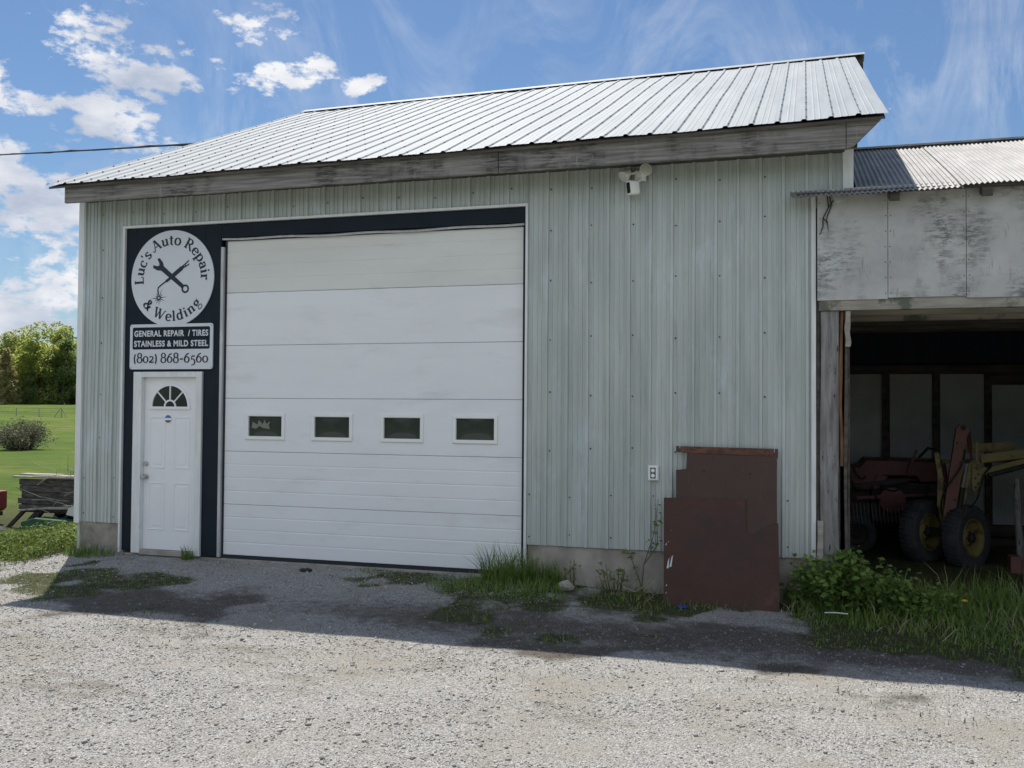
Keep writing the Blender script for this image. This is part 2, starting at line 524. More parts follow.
# ------------------------------------------------------------------ ground
def gz(x, y):
    x, y = np.asarray(x, float), np.asarray(y, float)
    front = -0.035 - 0.115 * smooth(0.1, 2.2, -y) - 0.07 * smooth(2.2, 6.5, -y)
    right = -0.07 * smooth(3.6, 5.2, x) * (1 - smooth(0.3, 2.2, -y))
    left = -0.30 * smooth(1.9, 6.5, -x) - 0.08 * smooth(0, 3, y) * smooth(1.9, 4, -x)
    r = np.hypot(x, y)
    far = -0.25 * smooth(10, 40, r) + 2.55 * smooth(62, 135, r)
    bumps = 0.035 * (fbm(x, y, 0.9) - 0.5) + 0.03 * (fbm(x + 11, y, 3.1) - 0.5)
    return front + right + left + far + bumps * (1 - smooth(25, 60, r)) * smooth(-0.2, 0.5, np.maximum(-y, np.maximum(-x - 2.2, x - 7.5)))


def grassiness(x, y):
    """0 bare gravel .. 1 grass"""
    x, y = np.asarray(x, float), np.asarray(y, float)
    n = fbm(x, y, 1.3)
    g = np.zeros_like(x)
    # left bank, and the field behind the building
    g = np.maximum(g, smooth(-0.5, 0.3, (y + 0.75 + 0.9 * (n - 0.5)) + 0.0) * smooth(2.0, 2.4, -x))
    # shed apron
    g = np.maximum(g, smooth(0.0, 0.5, y + 1.95 + 1.3 * (n - 0.5) + 0.25 * (7.4 - x) * (x < 7.4)) * smooth(6.3, 6.9, x) * (1 - smooth(0.0, 0.5, y)))
    # strip beside the garage door and foundation
    g = np.maximum(g, 0.9 * smooth(0.42, 0.62, n + 0.28 * smooth(-1.05, -0.35, y) - 0.1) * smooth(2.6, 3.3, x) * smooth(-1.35, -0.7, y))
    # thin patches in the shade and at the far left
    g = np.maximum(g, 0.75 * smooth(0.58, 0.68, fbm(x + 4, y + 9, 0.8)) * smooth(-2.7, -2.0, y))
    g = np.maximum(g, 0.8 * smooth(0.46, 0.60, n) * smooth(-3.3, -2.3, y) * smooth(-0.3, 0.6, -x))
    # far away from the yard everything is meadow
    r = np.hypot(x - 3, y + 3)
    g = np.maximum(g, smooth(17, 21, r))
    return g


def dirt_and_shade(x, y):
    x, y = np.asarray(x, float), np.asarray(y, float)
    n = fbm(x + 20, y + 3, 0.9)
    band = np.exp(-((y + 1.75 + 0.5 * (n - 0.5)) / 0.62) ** 2) * (0.45 + 0.55 * smooth(1.2, 3.8, x)) * smooth(-1.5, 0.5, x)  # soil band, widened so its colour also darkens the shaded strip
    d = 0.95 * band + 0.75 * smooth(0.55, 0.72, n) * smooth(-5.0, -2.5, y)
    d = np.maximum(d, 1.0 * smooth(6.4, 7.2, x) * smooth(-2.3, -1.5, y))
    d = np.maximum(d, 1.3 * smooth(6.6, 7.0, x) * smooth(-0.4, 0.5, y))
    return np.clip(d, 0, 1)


def axis(parts):
    return np.unique(np.concatenate([np.arange(a, b, s) for a, b, s in parts]).round(4))


gx = axis([(-900, -200, 100), (-200, -60, 10), (-60, -14, 2), (-14, -6, 0.4), (-6, 12, 0.08), (12, 20, 0.5), (20, 60, 4), (60, 200, 20), (200, 901, 100)])
gy = axis([(-300, -60, 40), (-60, -16, 4), (-16, -8, 0.5), (-8, 3, 0.08), (3, 14, 0.4), (14, 60, 2), (60, 200, 6), (200, 901, 100)])
GX, GY = np.meshgrid(gx, gy)
V = np.stack([GX.ravel(), GY.ravel(), gz(GX.ravel(), GY.ravel())], 1)
nx, ny = len(gx), len(gy)
ii = (np.arange(ny - 1)[:, None] * nx + np.arange(nx - 1)[None, :]).ravel()
F = np.stack([ii, ii + 1, ii + nx + 1, ii + nx], 1)


def ground_material():
    m = bpy.data.materials.new('yard_ground')
    m.use_nodes = True
    nt = m.node_tree
    N, L = nt.nodes, nt.links
    p = N['Principled BSDF']
    p.inputs['Roughness'].default_value = 0.95
    p.inputs['Specular IOR Level'].default_value = 0.15
    g = N.new('ShaderNodeNewGeometry')
    P = g.outputs['Position']

    def noise(s, det=6, ro=0.6, st=(1, 1, 1)):
        mp = N.new('ShaderNodeMapping')
        mp.inputs['Scale'].default_value = st
        L.new(P, mp.inputs['Vector'])
        n = N.new('ShaderNodeTexNoise')
        n.inputs['Scale'].default_value = s
        n.inputs['Detail'].default_value = det
        n.inputs['Roughness'].default_value = ro
        L.new(mp.outputs[0], n.inputs['Vector'])
        return n.outputs['Fac']

    def ramp(f, stops):
        r = N.new('ShaderNodeValToRGB')
        e = r.color_ramp.elements
        while len(e) < len(stops):
            e.new(0.5)
        for q, (pos, c) in zip(e, stops):
            q.position = pos
            q.color = (*c, 1)
        L.new(f, r.inputs['Fac'])
        return r.outputs['Color']

    def mixc(f, a, b):
        mm = N.new('ShaderNodeMix')
        mm.data_type = 'RGBA'
        if isinstance(f, float):
            mm.inputs['Factor'].default_value = f
        else:
            L.new(f, mm.inputs['Factor'])
        for s, v in ((6, a), (7, b)):
            if isinstance(v, tuple):
                mm.inputs[s].default_value = (*v, 1)
            else:
                L.new(v, mm.inputs[s])
        return mm.outputs[2]

    def mr(f, lo, hi, a=0.0, b=1.0):
        q = N.new('ShaderNodeMapRange')
        q.interpolation_type = 'SMOOTHSTEP'
        q.inputs['From Min'].default_value = lo
        q.inputs['From Max'].default_value = hi
        q.inputs['To Min'].default_value = a
        q.inputs['To Max'].default_value = b
        L.new(f, q.inputs['Value'])
        return q.outputs[0]

    def ma(op, a, b):
        q = N.new('ShaderNodeMath')
        q.operation = op
        for i, v in enumerate((a, b)):
            if isinstance(v, (int, float)):
                q.inputs[i].default_value = v
            else:
                L.new(v, q.inputs[i])
        return q.outputs[0]
    vo = N.new('ShaderNodeTexVoronoi')
    vo.inputs['Scale'].default_value = 105
    L.new(P, vo.inputs['Vector'])
    sp = N.new('ShaderNodeSeparateColor')
    L.new(vo.outputs['Color'], sp.inputs[0])
    grav = ramp(sp.outputs[0], [(0.0, (0.19, 0.185, 0.175)), (0.3, (0.31, 0.302, 0.285)), (0.75, (0.43, 0.42, 0.397)), (1.0, (0.57, 0.56, 0.535))])
    grav = mixc(mr(noise(1.1, 7, 0.65), 0.46, 0.66, 0, 0.7), grav, (0.33, 0.305, 0.258))
    grav = mixc(mr(noise(0.9, 8, 0.72, (0.45, 1.5, 1)), 0.54, 0.66, 0, 0.6), grav, (0.20, 0.18, 0.135))
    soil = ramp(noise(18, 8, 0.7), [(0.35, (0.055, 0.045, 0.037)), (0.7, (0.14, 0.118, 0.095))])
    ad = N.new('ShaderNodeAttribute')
    ad.attribute_name = 'dirt'  # real soil together with the shade painted along the building
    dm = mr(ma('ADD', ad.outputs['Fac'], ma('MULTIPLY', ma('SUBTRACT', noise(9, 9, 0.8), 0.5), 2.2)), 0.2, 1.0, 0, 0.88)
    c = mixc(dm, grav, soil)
    mead = ramp(noise(0.10, 7, 0.7, (1, 1, 1)), [(0.35, (0.060, 0.112, 0.013)), (0.5, (0.092, 0.148, 0.019)), (0.68, (0.15, 0.17, 0.038))])
    mead = mixc(mr(noise(0.55, 9, 0.8, (0.6, 1.4, 1)), 0.44, 0.62, 0, 0.75), mead, (0.060, 0.092, 0.018))
    mead = mixc(mr(noise(0.9, 9, 0.8, (1.4, 0.6, 1)), 0.54, 0.66, 0, 0.6), mead, (0.19, 0.195, 0.06))
    mead = mixc(mr(noise(0.035, 5, 0.7, (0.5, 1.6, 1)), 0.52, 0.62, 0, 0.65), mead, (0.25, 0.22, 0.11))
    cn = N.new('ShaderNodeVectorMath')
    cn.operation = 'LENGTH'
    L.new(P, cn.inputs[0])
    turf = ramp(noise(12, 8, 0.7), [(0.35, (0.045, 0.048, 0.022)), (0.7, (0.10, 0.105, 0.045))])
    mead = mixc(mr(cn.outputs['Value'], 8.0, 15.0), turf, mead)
    ag = N.new('ShaderNodeAttribute')
    ag.attribute_name = 'grass'
    gm = mr(ma('ADD', ag.outputs['Fac'], ma('MULTIPLY', ma('SUBTRACT', noise(9, 6, 0.7), 0.5), 0.9)), 0.35, 0.8)
    c = mixc(gm, c, mead)
    L.new(c, p.inputs['Base Color'])
    b = N.new('ShaderNodeBump')
    b.inputs['Strength'].default_value = 0.9
    b.inputs['Distance'].default_value = 0.012
    L.new(ma('ADD', ma('MULTIPLY', vo.outputs['Distance'], -1.0), noise(140, 3)), b.inputs['Height'])
    L.new(b.outputs[0], p.inputs['Normal'])
    return m


ground = fast_mesh('ground', V, F, ground_material(), attr={'grass': grassiness(V[:, 0], V[:, 1]), 'dirt': dirt_and_shade(V[:, 0], V[:, 1])})
ground.data.polygons.foreach_set('use_smooth', np.ones(len(F), bool))
ground['kind'] = 'structure'

# loose gravel
def stone_material():
    m = bpy.data.materials.new('crushed_stone')
    m.use_nodes = True
    nt = m.node_tree
    p = nt.nodes['Principled BSDF']
    p.inputs['Roughness'].default_value = 0.9
    p.inputs['Specular IOR Level'].default_value = 0.2
    a = nt.nodes.new('ShaderNodeAttribute')
    a.attribute_name = 'val'
    r = nt.nodes.new('ShaderNodeValToRGB')
    e = r.color_ramp.elements
    e[0].color = (0.17, 0.165, 0.155, 1)
    e[1].color = (0.63, 0.61, 0.575, 1)
    q = e.new(0.55)
    q.color = (0.41, 0.398, 0.372, 1)
    nt.links.new(a.outputs['Fac'], r.inputs['Fac'])
    nt.links.new(r.outputs['Color'], p.inputs['Base Color'])
    return m


def rutty(x, y):
    """packed wheel tracks crossing the yard"""
    n = fbm(x * 0.5 + 31, y * 1.6 + 12, 1.0)
    return smooth(0.50, 0.66, n)


def scatter_stones(n):
    x = rng.uniform(-4.5, 11.5, n)
    y = -0.05 - 8.0 * rng.random(n) ** 1.0
    keep = (rng.random(n) > 0.85 * grassiness(x, y)) & (rng.random(n) > 0.5 * dirt_and_shade(x, y)) & (rng.random(n) > 0.75 * rutty(x, y)) & (fbm(x + 2, y + 5, 2.2) + 0.25 * rng.random(n) > 0.46)
    x, y = x[keep], y[keep]
    n = len(x)
    z = gz(x, y)
    big = rng.random(n) < 0.008
    r = np.clip(rng.lognormal(math.log(0.0054), 0.42, n), 0.003, 0.022)
    r = np.where(big, rng.uniform(0.012, 0.024, n), r)
    base = np.array([[1, 0, 0], [-1, 0, 0], [0, 1, 0], [0, -1, 0], [0, 0, 1], [0, 0, -1]], float)
    tri = np.array([[0, 2, 4], [2, 1, 4], [1, 3, 4], [3, 0, 4], [2, 0, 5], [1, 2, 5], [3, 1, 5], [0, 3, 5]])
    # random axes by QR-free Gram-Schmidt
    a = rng.normal(size=(n, 3)); a /= np.linalg.norm(a, axis=1)[:, None]
    b = rng.normal(size=(n, 3)); b -= (a * b).sum(1)[:, None] * a; b /= np.linalg.norm(b, axis=1)[:, None]
    c = np.cross(a, b)
    s = rng.uniform(0.6, 1.25, (n, 6)) * r[:, None]
    V = np.empty((n, 6, 3))
    for k in range(6):
        ax = (a, b, c)[k // 2]
        V[:, k] = ax * (s[:, k] * (1 if k % 2 == 0 else -1))[:, None]
    V[:, :, 2] *= 0.6
    V += np.stack([x, y, z + 0.25 * r], 1)[:, None, :]
    F = (np.arange(n) * 6)[:, None, None] + tri[None]
    val = np.repeat(np.clip(rng.normal(0.5, 0.22, n), 0, 1) * (1 - 0.55 * dirt_and_shade(x, y)) - 0.10 * dirt_and_shade(x, y), 6)
    return V.reshape(-1, 3), F.reshape(-1, 3), val


V, F, val = scatter_stones(260000)
gr = fast_mesh('gravel', V, F, stone_material(), attr={'val': val})
gr['kind'] = 'stuff'
tag(gr, 'loose grey crushed stone covering the yard in front of the garage', 'gravel')


# ------------------------------------------------------------------ repair garage
garage = thing('repair_garage', 'pale green metal clad garage with sloping silver roof and wide white door', 'garage', (2.3, 0, 0))
RIB = 0.2222


def siding(mb, x0, x1, z0, z1, yb=-0.05, screws=True, ph=4.205):
    """ribbed steel sheet facing -y"""
    prof = [(x0, yb)]
    k = math.floor((x0 - ph) / RIB) - 1
    while True:
        r = ph + k * RIB
        if r - 0.05 > x1:
            break
        for dx, h in ((-0.021, 0), (-0.014, 0.028), (0.014, 0.028), (0.021, 0), (0.050, 0), (0.053, 0.010), (0.062, 0.010), (0.065, 0),
                      (0.107, 0), (0.110, 0.009), (0.120, 0.009), (0.123, 0), (0.154, 0), (0.157, 0.009), (0.167, 0.009), (0.170, 0)):
            if x0 < r + dx < x1:
                prof.append((r + dx, yb - h))
        if screws:
            for zs in (0.44, 0.88, 1.37, 1.95, 2.55, 3.15, 3.72, 4.16):
                xs, zz = r + 0.040, zs + 0.025 * math.sin(k * 2.3 + zs * 5)
                if x0 + 0.02 < xs < x1 - 0.02 and z0 < zz < z1 and (k + int(zs * 10)) % 2 == 0:
                    mb.lathe([(0.009, 0), (0.009, 0.004), (0.005, 0.009), (0.0, 0.009)], (xs, yb, zz), (0, -1, 0), 8, 1)
        k += 1
    prof.append((x1, yb))
    n = len(prof)
    rows = max(2, int((z1 - z0) / 0.14) + 1)
    vs = []
    for j in range(rows):
        z = z0 + (z1 - z0) * j / (rows - 1)
        for x, y in prof:
            pan = math.floor((x - ph) / (RIB * 4))
            wv = 0.0035 * math.sin(2.1 * z + 3.7 * pan + 2.3 * x) + 0.002 * math.sin(6.3 * z + 1.3 * pan - 4.1 * x)
            vs.append((x + 0.0025 * math.sin(1.1 * z + 2.9 * pan), y + wv, z))
    mb.add(vs, [(j * n + i, j * n + i + 1, (j + 1) * n + i + 1, (j + 1) * n + i) for j in range(rows - 1) for i in range(n - 1)])


b = MB()
siding(b, -2.05, -1.43, 0.345, 4.36)
siding(b, -1.43, 3.772, 4.008, 4.36)
siding(b, 3.772, 6.70, 0.338, 4.36)
siding(b, 6.70, 7.06, 3.80, 4.36)
b.build('front_wall', [M['siding'], M['screw']], garage)
# wall body behind the sheeting, with the door openings left free
b = MB()
b.box(-2.06, -1.47, -0.03, 0.10, 0.35, 4.34)
b.box(-1.47, 3.75, 0.02, 0.10, 3.80, 4.34)
b.box(3.75, 7.05, -0.03, 0.10, 0.34, 4.34)
b.build('wall_core', M['darkwood'], garage)
b = MB()
for X, s in ((-2.09, 1), (7.02, -1)):
    xs = sorted((X, X + 0.06 * s))
    poly = [(0.0, 0.0), (12.0, 0.0), (12.0, 4.42), (5.8, 7.15), (0.0, 4.42)]
    vs = [(xs[0], y - 0.03, z) for y, z in poly] + [(xs[1], y - 0.03, z) for y, z in poly]
    n = 5
    b.add(vs, [tuple(range(n)), tuple(range(2 * n - 1, n - 1, -1))] + [(i, i + n, (i + 1) % n + n, (i + 1) % n) for i in range(n)])
b.box(-2.02, 6.99, 11.9, 11.96, 0, 4.42)
b.build('rear_and_side_walls', M['siding'], garage)
b = MB()
b.box(-2.0, 6.98, 0.12, 11.88, -0.06, -0.01)
b.build('interior_floor', M['concrete'], garage)

b = MB()
b.box(-2.05, -1.40, -0.035, 0.2, -0.55, 0.345)
b.box(3.78, 6.98, -0.035, 0.2, -0.5, 0.337)
b.box(3.715, 3.778, -0.02, 0.2, -0.4, 0.30)
b.box(-1.39, 3.71, -0.02, 0.2, -0.4, -0.012)
b.build('foundation', M['concrete'], garage, 0.006)

# trims
for nm, (x0, x1, y0, y1, z0, z1) in (('corner_trim', (-2.10, -2.02, -0.085, 0.02, 0.33, 4.36)), ('corner_trim', (6.69, 6.735, -0.085, -0.04, 0.33, 3.95)),
                                    ('corner_trim', (6.985, 7.085, -0.085, 0.02, 3.80, 4.36))):
    MB().box(x0, x1, y0, y1, z0, z1).build(nm, M['trimwhite'], garage, 0.004)
b = MB()
b.box(-1.440, -1.412, -0.082, -0.04, 0.0, 4.012)
b.box(-1.411, 3.774, -0.082, -0.04, 3.982, 4.012)
b.box(3.746, 3.774, -0.082, -0.04, 0.0, 3.981)
b.build('door_surround_trim', M['trimwhite'], garage, 0.003)

# navy surround: boards round the two doors
b = MB()
b.box(-1.412, -1.257, -0.045, 0.01, 0.02, 3.98)
b.box(-1.256, -0.281, -0.045, 0.01, 2.212, 3.98)
b.box(-0.280, -0.06, -0.045, 0.01, 0.0, 3.98)
b.box(-0.059, 3.745, -0.045, 0.01, 3.812, 3.98)
b.box(3.728, 3.745, -0.046, 0.01, 0.0, 3.811)
b.build('navy_surround', M['navy'], garage, 0.002)
# worn steel weather strips
b = MB()
b.box(-0.058, -0.022, -0.052, 0.0, 0.0, 3.70)
b.build('weather_strip', M['dullsteel'], garage, 0.003)
b = MB()
pts = [(-0.05 + 3.77 * i / 24, -0.03, 3.797 - 0.006 * math.sin(i * 0.9) - 0.012 * math.sin(math.pi * i / 24)) for i in range(25)]
b.tube(pts, 0.013, 6)
b.build('weather_strip', M['dullsteel'], garage)
b = MB()
b.box(-0.0205, -0.001, -0.012, 0.05, 0.0, 3.785)
b.box(3.703, 3.727, -0.012, 0.05, 0.0, 3.785)
b.box(-0.0205, 3.727, -0.012, 0.05, 3.772, 3.81)
b.build('door_seal', M['seal'], garage)

# roof
SL = math.tan(math.radians(23.8))


def zr(x, y):
    return 4.52 + 0.0094 * (x - 2.57) + SL * (y + 0.5)


YR = 5.8
ribs = sorted({round(7.11 - 0.2445 * k, 4) for k in range(39)})
prof = [(-2.22, 0.0)]
for r in ribs:
    for dx, h in ((-0.030, 0), (-0.013, 0.016), (0.013, 0.016), (0.030, 0), (0.085, 0), (0.090, 0.002), (0.10, 0.002), (0.105, 0), (0.14, 0), (0.145, 0.002), (0.155, 0.002), (0.16, 0)):
        if -2.21 < r + dx < 7.36:
            prof.append((r + dx, h))
prof.append((7.372, 0.0))
prof.sort()
b = MB()
n = len(prof)
ys = [-0.52 + (YR + 0.52) * i / 9 for i in range(10)]
wob = lambda x, y: 0.006 * math.sin(x * 2.1 + y * 1.3) + 0.004 * math.sin(x * 5.3 - y * 2.2)
vs = [(x, y, zr(x, y) + h + wob(x, y)) for y in ys for x, h in prof]
b.add(vs, [(j * n + i, j * n + i + 1, (j + 1) * n + i + 1, (j + 1) * n + i) for j in range(9) for i in range(n - 1)])
vs = [(x, y, 2 * zr(x, YR) - zr(x, y) + h) for y in (YR, 12.3) for x, h in prof]
b.add(vs, [(i, i + 1, n + i + 1, n + i) for i in range(n - 1)])
nv = Vector((0, -math.sin(math.radians(23.8)), math.cos(math.radians(23.8))))
for r in ribs:
    for j in range(13):
        y = -0.38 + j * 0.49
        c = Vector((r + 0.020, y, zr(r, y) + 0.012 + wob(r, y)))
        b.lathe([(0.011, 0), (0.011, 0.006), (0, 0.008)], c, nv, 6, 1)
roof = b.build('roof', [M['roof'], M['screw']], garage)
b = MB()
for sgn in (-1, 1):
    x0, x1 = -2.24, 7.52
    y1 = YR + sgn * 0.17
    dz = -SL * 0.17
    vs = [(x0, YR, zr(x0, YR) + 0.045), (x1, YR, zr(x1, YR) + 0.045), (x1, y1, zr(x1, YR) + dz + 0.032), (x0, y1, zr(x0, YR) + dz + 0.032)]
    b.add(vs, [(0, 1, 2, 3)])
    b.add([(x, y, z - 0.004) for x, y, z in vs], [(3, 2, 1, 0)])
b.build('ridge_cap', M['roof'], roof)
b = MB()
vs = [(x, y, zr(x, y) - t) for t in (0.026, 0.05) for x, y in ((-2.19, -0.50), (7.345, -0.50), (7.345, YR), (-2.19, YR))]
b.add(vs, [(0, 1, 2, 3), (7, 6, 5, 4), (0, 4, 5, 1), (1, 5, 6, 2), (2, 6, 7, 3), (3, 7, 4, 0)])
b.build('roof_deck', M['darkwood'], garage)
b = MB()
zz = zr(7.4, YR)
for x0, x1 in ((7.376, 7.50),):
    vs = [(x, y, 2 * zz - zr(7.4, y) + o) for x in (x0, x1) for y, o in ((YR, 0.0), (12.3, 0.0), (12.3, -0.2), (YR, -0.2))]
    b.add(vs, [(0, 1, 2, 3), (7, 6, 5, 4), (0, 4, 5, 1), (1, 5, 6, 2), (2, 6, 7, 3), (3, 7, 4, 0)])
b.build('rear_rake_trim', M['darkwood'], garage)

# fascia boards
fb = lambda x: 4.252 + 0.0022 * (x + 2)
ft = lambda x: 4.497 + 0.0066 * (x + 2)
for x0, x1 in ((-1.995, 3.55), (3.556, 7.0)):
    MB().prism([(x0, fb(x0)), (x1, fb(x1)), (x1, ft(x1)), (x0, ft(x0))], -0.455, -0.415).build('fascia_board', M['fascia'], garage, 0.004)
MB().prism([(7.006, fb(7)), (7.07, fb(7) + 0.02), (7.315, 4.53), (7.315, 4.557), (7.006, ft(7))], -0.456, -0.414).build('fascia_board', M['fascia'], garage, 0.004)
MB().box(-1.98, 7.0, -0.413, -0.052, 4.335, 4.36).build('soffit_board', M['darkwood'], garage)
b = MB()
vs = [(x, y, zr(7.1, y) - t) for x in (7.09, 7.13) for y, t in ((-0.41, 0.04), (YR, 0.04), (YR, 0.26), (-0.41, 0.26))]
b.add(vs, [(0, 1, 2, 3), (7, 6, 5, 4), (0, 4, 5, 1), (1, 5, 6, 2), (2, 6, 7, 3), (3, 7, 4, 0)])
b.build('rake_board', M['darkwood'], garage)

# ------------------------------------------------------------------ garage door
SEC = 0.63
gd_x0, gd_x1 = 0.0, 3.70
WIN = (0.283, 1.156, 2.030, 2.900)
WW, WZ0, WZ1 = 0.525, 1.402, 1.720


def grooved(mb, x0, x1, z0, z1, lines, m=0):
    prof = [(0.010, z0), (0.0, z0 + 0.004)]
    for k in range(1, lines):
        zc = z0 + (z1 - z0) * k / lines
        prof += [(0.0, zc - 0.010), (0.0028, zc - 0.004), (0.0028, zc + 0.004), (0.0, zc + 0.010)]
    prof += [(0.0, z1 - 0.004), (0.010, z1)]
    n = len(prof)
    vs = [(x, y, z) for x in (x0, x1) for y, z in prof]
    mb.add(vs, [(i, i + n, i + n + 1, i + 1) for i in range(n - 1)], m)


b = MB()
for k in range(6):
    z0, z1 = k * SEC + 0.001, (k + 1) * SEC - 0.001
    if k == 5:
        z1 = 3.80
    if k == 0:
        z0 = 0.03
    if k == 2:
        a0, a1 = WZ0 + 0.03, WZ1 - 0.03
        grooved(b, gd_x0, gd_x1, z0, a0, 1)
        xs = [gd_x0] + [q for x in WIN for q in (x + 0.03, x + WW - 0.03)] + [gd_x1]
        for i in range(0, len(xs), 2):
            b.add([(xs[i], 0, a0 - 0.004), (xs[i + 1], 0, a0 - 0.004), (xs[i + 1], 0, a1 + 0.004), (xs[i], 0, a1 + 0.004)], [(0, 1, 2, 3)])
        grooved(b, gd_x0, gd_x1, a1, z1, 1)
    else:
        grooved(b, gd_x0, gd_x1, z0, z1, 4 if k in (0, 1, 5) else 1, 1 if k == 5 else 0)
    if k != 2:
        b.box(gd_x0 + 0.01, gd_x1 - 0.01, 0.014, 0.05, z0, z1, 2)
b.box(gd_x0 + 0.01, gd_x1 - 0.01, 0.014, 0.05, 1.263, 1.43, 2)
b.box(gd_x0 + 0.01, gd_x1 - 0.01, 0.014, 0.05, 1.69, 1.887, 2)
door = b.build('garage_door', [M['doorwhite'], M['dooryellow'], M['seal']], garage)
door['label'] = 'wide white sectional overhead door with four small windows'
wf0 = None
for i, x in enumerate(WIN):
    if wf0 is None:
        b = MB()
        t = 0.042
        b.cbox(x, x + WW, -0.018, 0.012, WZ0, WZ0 + t)
        b.cbox(x, x + WW, -0.018, 0.012, WZ1 - t, WZ1)
        b.cbox(x, x + t, -0.0175, 0.012, WZ0 + t - 0.004, WZ1 - t + 0.004)
        b.cbox(x + WW - t, x + WW, -0.0175, 0.012, WZ0 + t - 0.004, WZ1 - t + 0.004)
        wf0 = b.build('window_frame', M['plastic'], door)
        b = MB()
        NX, NZ = 20, 12
        vs = []
        for jz in range(NZ + 1):
            for jx in range(NX + 1):
                a_, c_ = 2 * jx / NX - 1, 2 * jz / NZ - 1
                vs.append((x + t - 0.004 + (WW - 2 * t + 0.008) * jx / NX, 0.010 - 0.006 * (1 - a_ * a_) * (1 - c_ * c_), WZ0 + t - 0.004 + (WZ1 - WZ0 - 2 * t + 0.008) * jz / NZ))
        b.add(vs, [(jz * (NX + 1) + jx, jz * (NX + 1) + jx + 1, (jz + 1) * (NX + 1) + jx + 1, (jz + 1) * (NX + 1) + jx) for jz in range(NZ) for jx in range(NX)], 0, True)
        pn0 = b.build('window_pane', M['pane'], door)
    else:
        for src in (wf0, pn0):
            c = src.copy()
            COL.objects.link(c)
            c.parent = door
            c.location.x = x - WIN[0]
# pale paper shape stuck inside the first window
b = MB()
cx, cz = 0.49, 1.585
b.prism([(cx - 0.13, cz - 0.04), (cx - 0.07, cz - 0.055), (cx - 0.02, cz - 0.02), (cx + 0.03, cz - 0.045), (cx + 0.12, cz - 0.055), (cx + 0.10, cz - 0.01), (cx + 0.125, cz + 0.04), (cx + 0.07, cz + 0.005),
         (cx + 0.045, cz + 0.055), (cx + 0.02, cz + 0.0), (cx - 0.03, cz + 0.05), (cx - 0.05, cz - 0.005), (cx - 0.115, cz + 0.03)], -0.001, 0.0015)
b.build('paper_cutout', mat('paper_pale', (0.20, 0.20, 0.17), rough=0.7), door)
MB().box(0.0, 3.70, -0.012, 0.03, -0.015, 0.026).build('bottom_seal', M['seal'], door)

# ------------------------------------------------------------------ entry door
fr = MB()
fr.box(-1.255, -1.135, -0.075, 0.03, 0.0, 2.208)
fr.box(-0.365, -0.283, -0.075, 0.03, 0.0, 2.208)
fr.box(-1.134, -0.366, -0.075, 0.03, 2.142, 2.208)
doorp = MB()
doorp.box(-1.134, -0.366, -0.006, 0.035, 0.045, 2.15)
for px0, px1 in ((-1.055, -0.83), (-0.705, -0.48)):
    for z0, z1 in ((0.28, 0.86), (1.03, 1.66)):
        t = 0.016
        doorp.cbox(px0, px1, -0.0135, -0.004, z0, z0 + t, 0.005)
        doorp.cbox(px0, px1, -0.0135, -0.004, z1 - t, z1, 0.005)
        doorp.cbox(px0, px0 + t, -0.013, -0.004, z0 + t, z1 - t, 0.005)
        doorp.cbox(px1 - t, px1, -0.013, -0.004, z0 + t, z1 - t, 0.005)
        doorp.cbox(px0 + 0.045, px1 - 0.045, -0.011, -0.004, z0 + 0.045, z1 - 0.045, 0.008)
edoor = doorp.build('entry_door', M['white'], garage)
edoor['label'] = 'narrow white panelled door with half round window'
fr.build('door_frame', M['trimwhite'], edoor, 0.004)
MB().box(-1.165, -0.385, -0.06, 0.03, -0.02, 0.04).build('door_sill', M['concrete'], edoor, 0.004)
# fan window
fc = (-0.765, 1.785)
arc = lambda r, a0, a1, n: [(fc[0] + r * math.cos(math.radians(a0 + (a1 - a0) * i / n)), fc[1] + r * math.sin(math.radians(a0 + (a1 - a0) * i / n))) for i in range(n + 1)]
b = MB()
ro, ri = arc(0.285, 0, 180, 28), arc(0.252, 0, 180, 28)
for i in range(28):
    b.prism([ro[i], ro[i + 1], ri[i + 1], ri[i]], -0.024, -0.004)
b.box(fc[0] - 0.287, fc[0] + 0.287, -0.026, -0.004, fc[1] - 0.032, fc[1])
ro, ri = arc(0.085, 0, 180, 14), arc(0.066, 0, 180, 14)
for i in range(14):
    b.prism([ro[i], ro[i + 1], ri[i + 1], ri[i]], -0.021, -0.004)
for a in (45, 90, 135):
    c, s = math.cos(math.radians(a)), math.sin(math.radians(a))
    b.beam((fc[0] + c * 0.08, -0.0135, fc[1] + s * 0.08), (fc[0] + c * 0.256, -0.0135, fc[1] + s * 0.256), 0.015, 0.016, up=(0, 1, 0))
b.build('fan_window_frame', M['white'], edoor)
MB().prism(arc(0.256, 0, 180, 28), -0.0085, -0.0065).build('fan_window_pane', M['fanpane'], edoor)
b = MB()
b.lathe([(0.030, 0), (0.030, 0.008), (0.021, 0.014), (0.021, 0.030), (0.0, 0.032)], (-1.095, -0.006, 1.085), (0, -1, 0), 20)
b.build('deadbolt', M['steel'], edoor)
b = MB()
b.lathe([(0.034, 0), (0.034, 0.006), (0.014, 0.012), (0.014, 0.035), (0.028, 0.042), (0.031, 0.06), (0.022, 0.075), (0.0, 0.078)], (-1.095, -0.006, 0.925), (0, -1, 0), 20)
b.build('door_knob', M['steel'], edoor)
b = MB()
cx, cz, r = -0.79, 1.635, 0.046
ci = [(cx + r * math.cos(t), cz + r * math.sin(t)) for t in np.linspace(0, 2 * math.pi, 25)[:-1]]
b.prism(ci, -0.0155, -0.012, 0)
hi_ = [(cx + r * math.cos(t), cz + r * math.sin(t)) for t in np.linspace(0.25, math.pi - 0.25, 15)]
lo_ = [(cx + r * math.cos(t), cz + r * math.sin(t)) for t in np.linspace(math.pi + 0.35, 2 * math.pi - 0.35, 15)]
b.prism(hi_, -0.0165, -0.0156, 1)
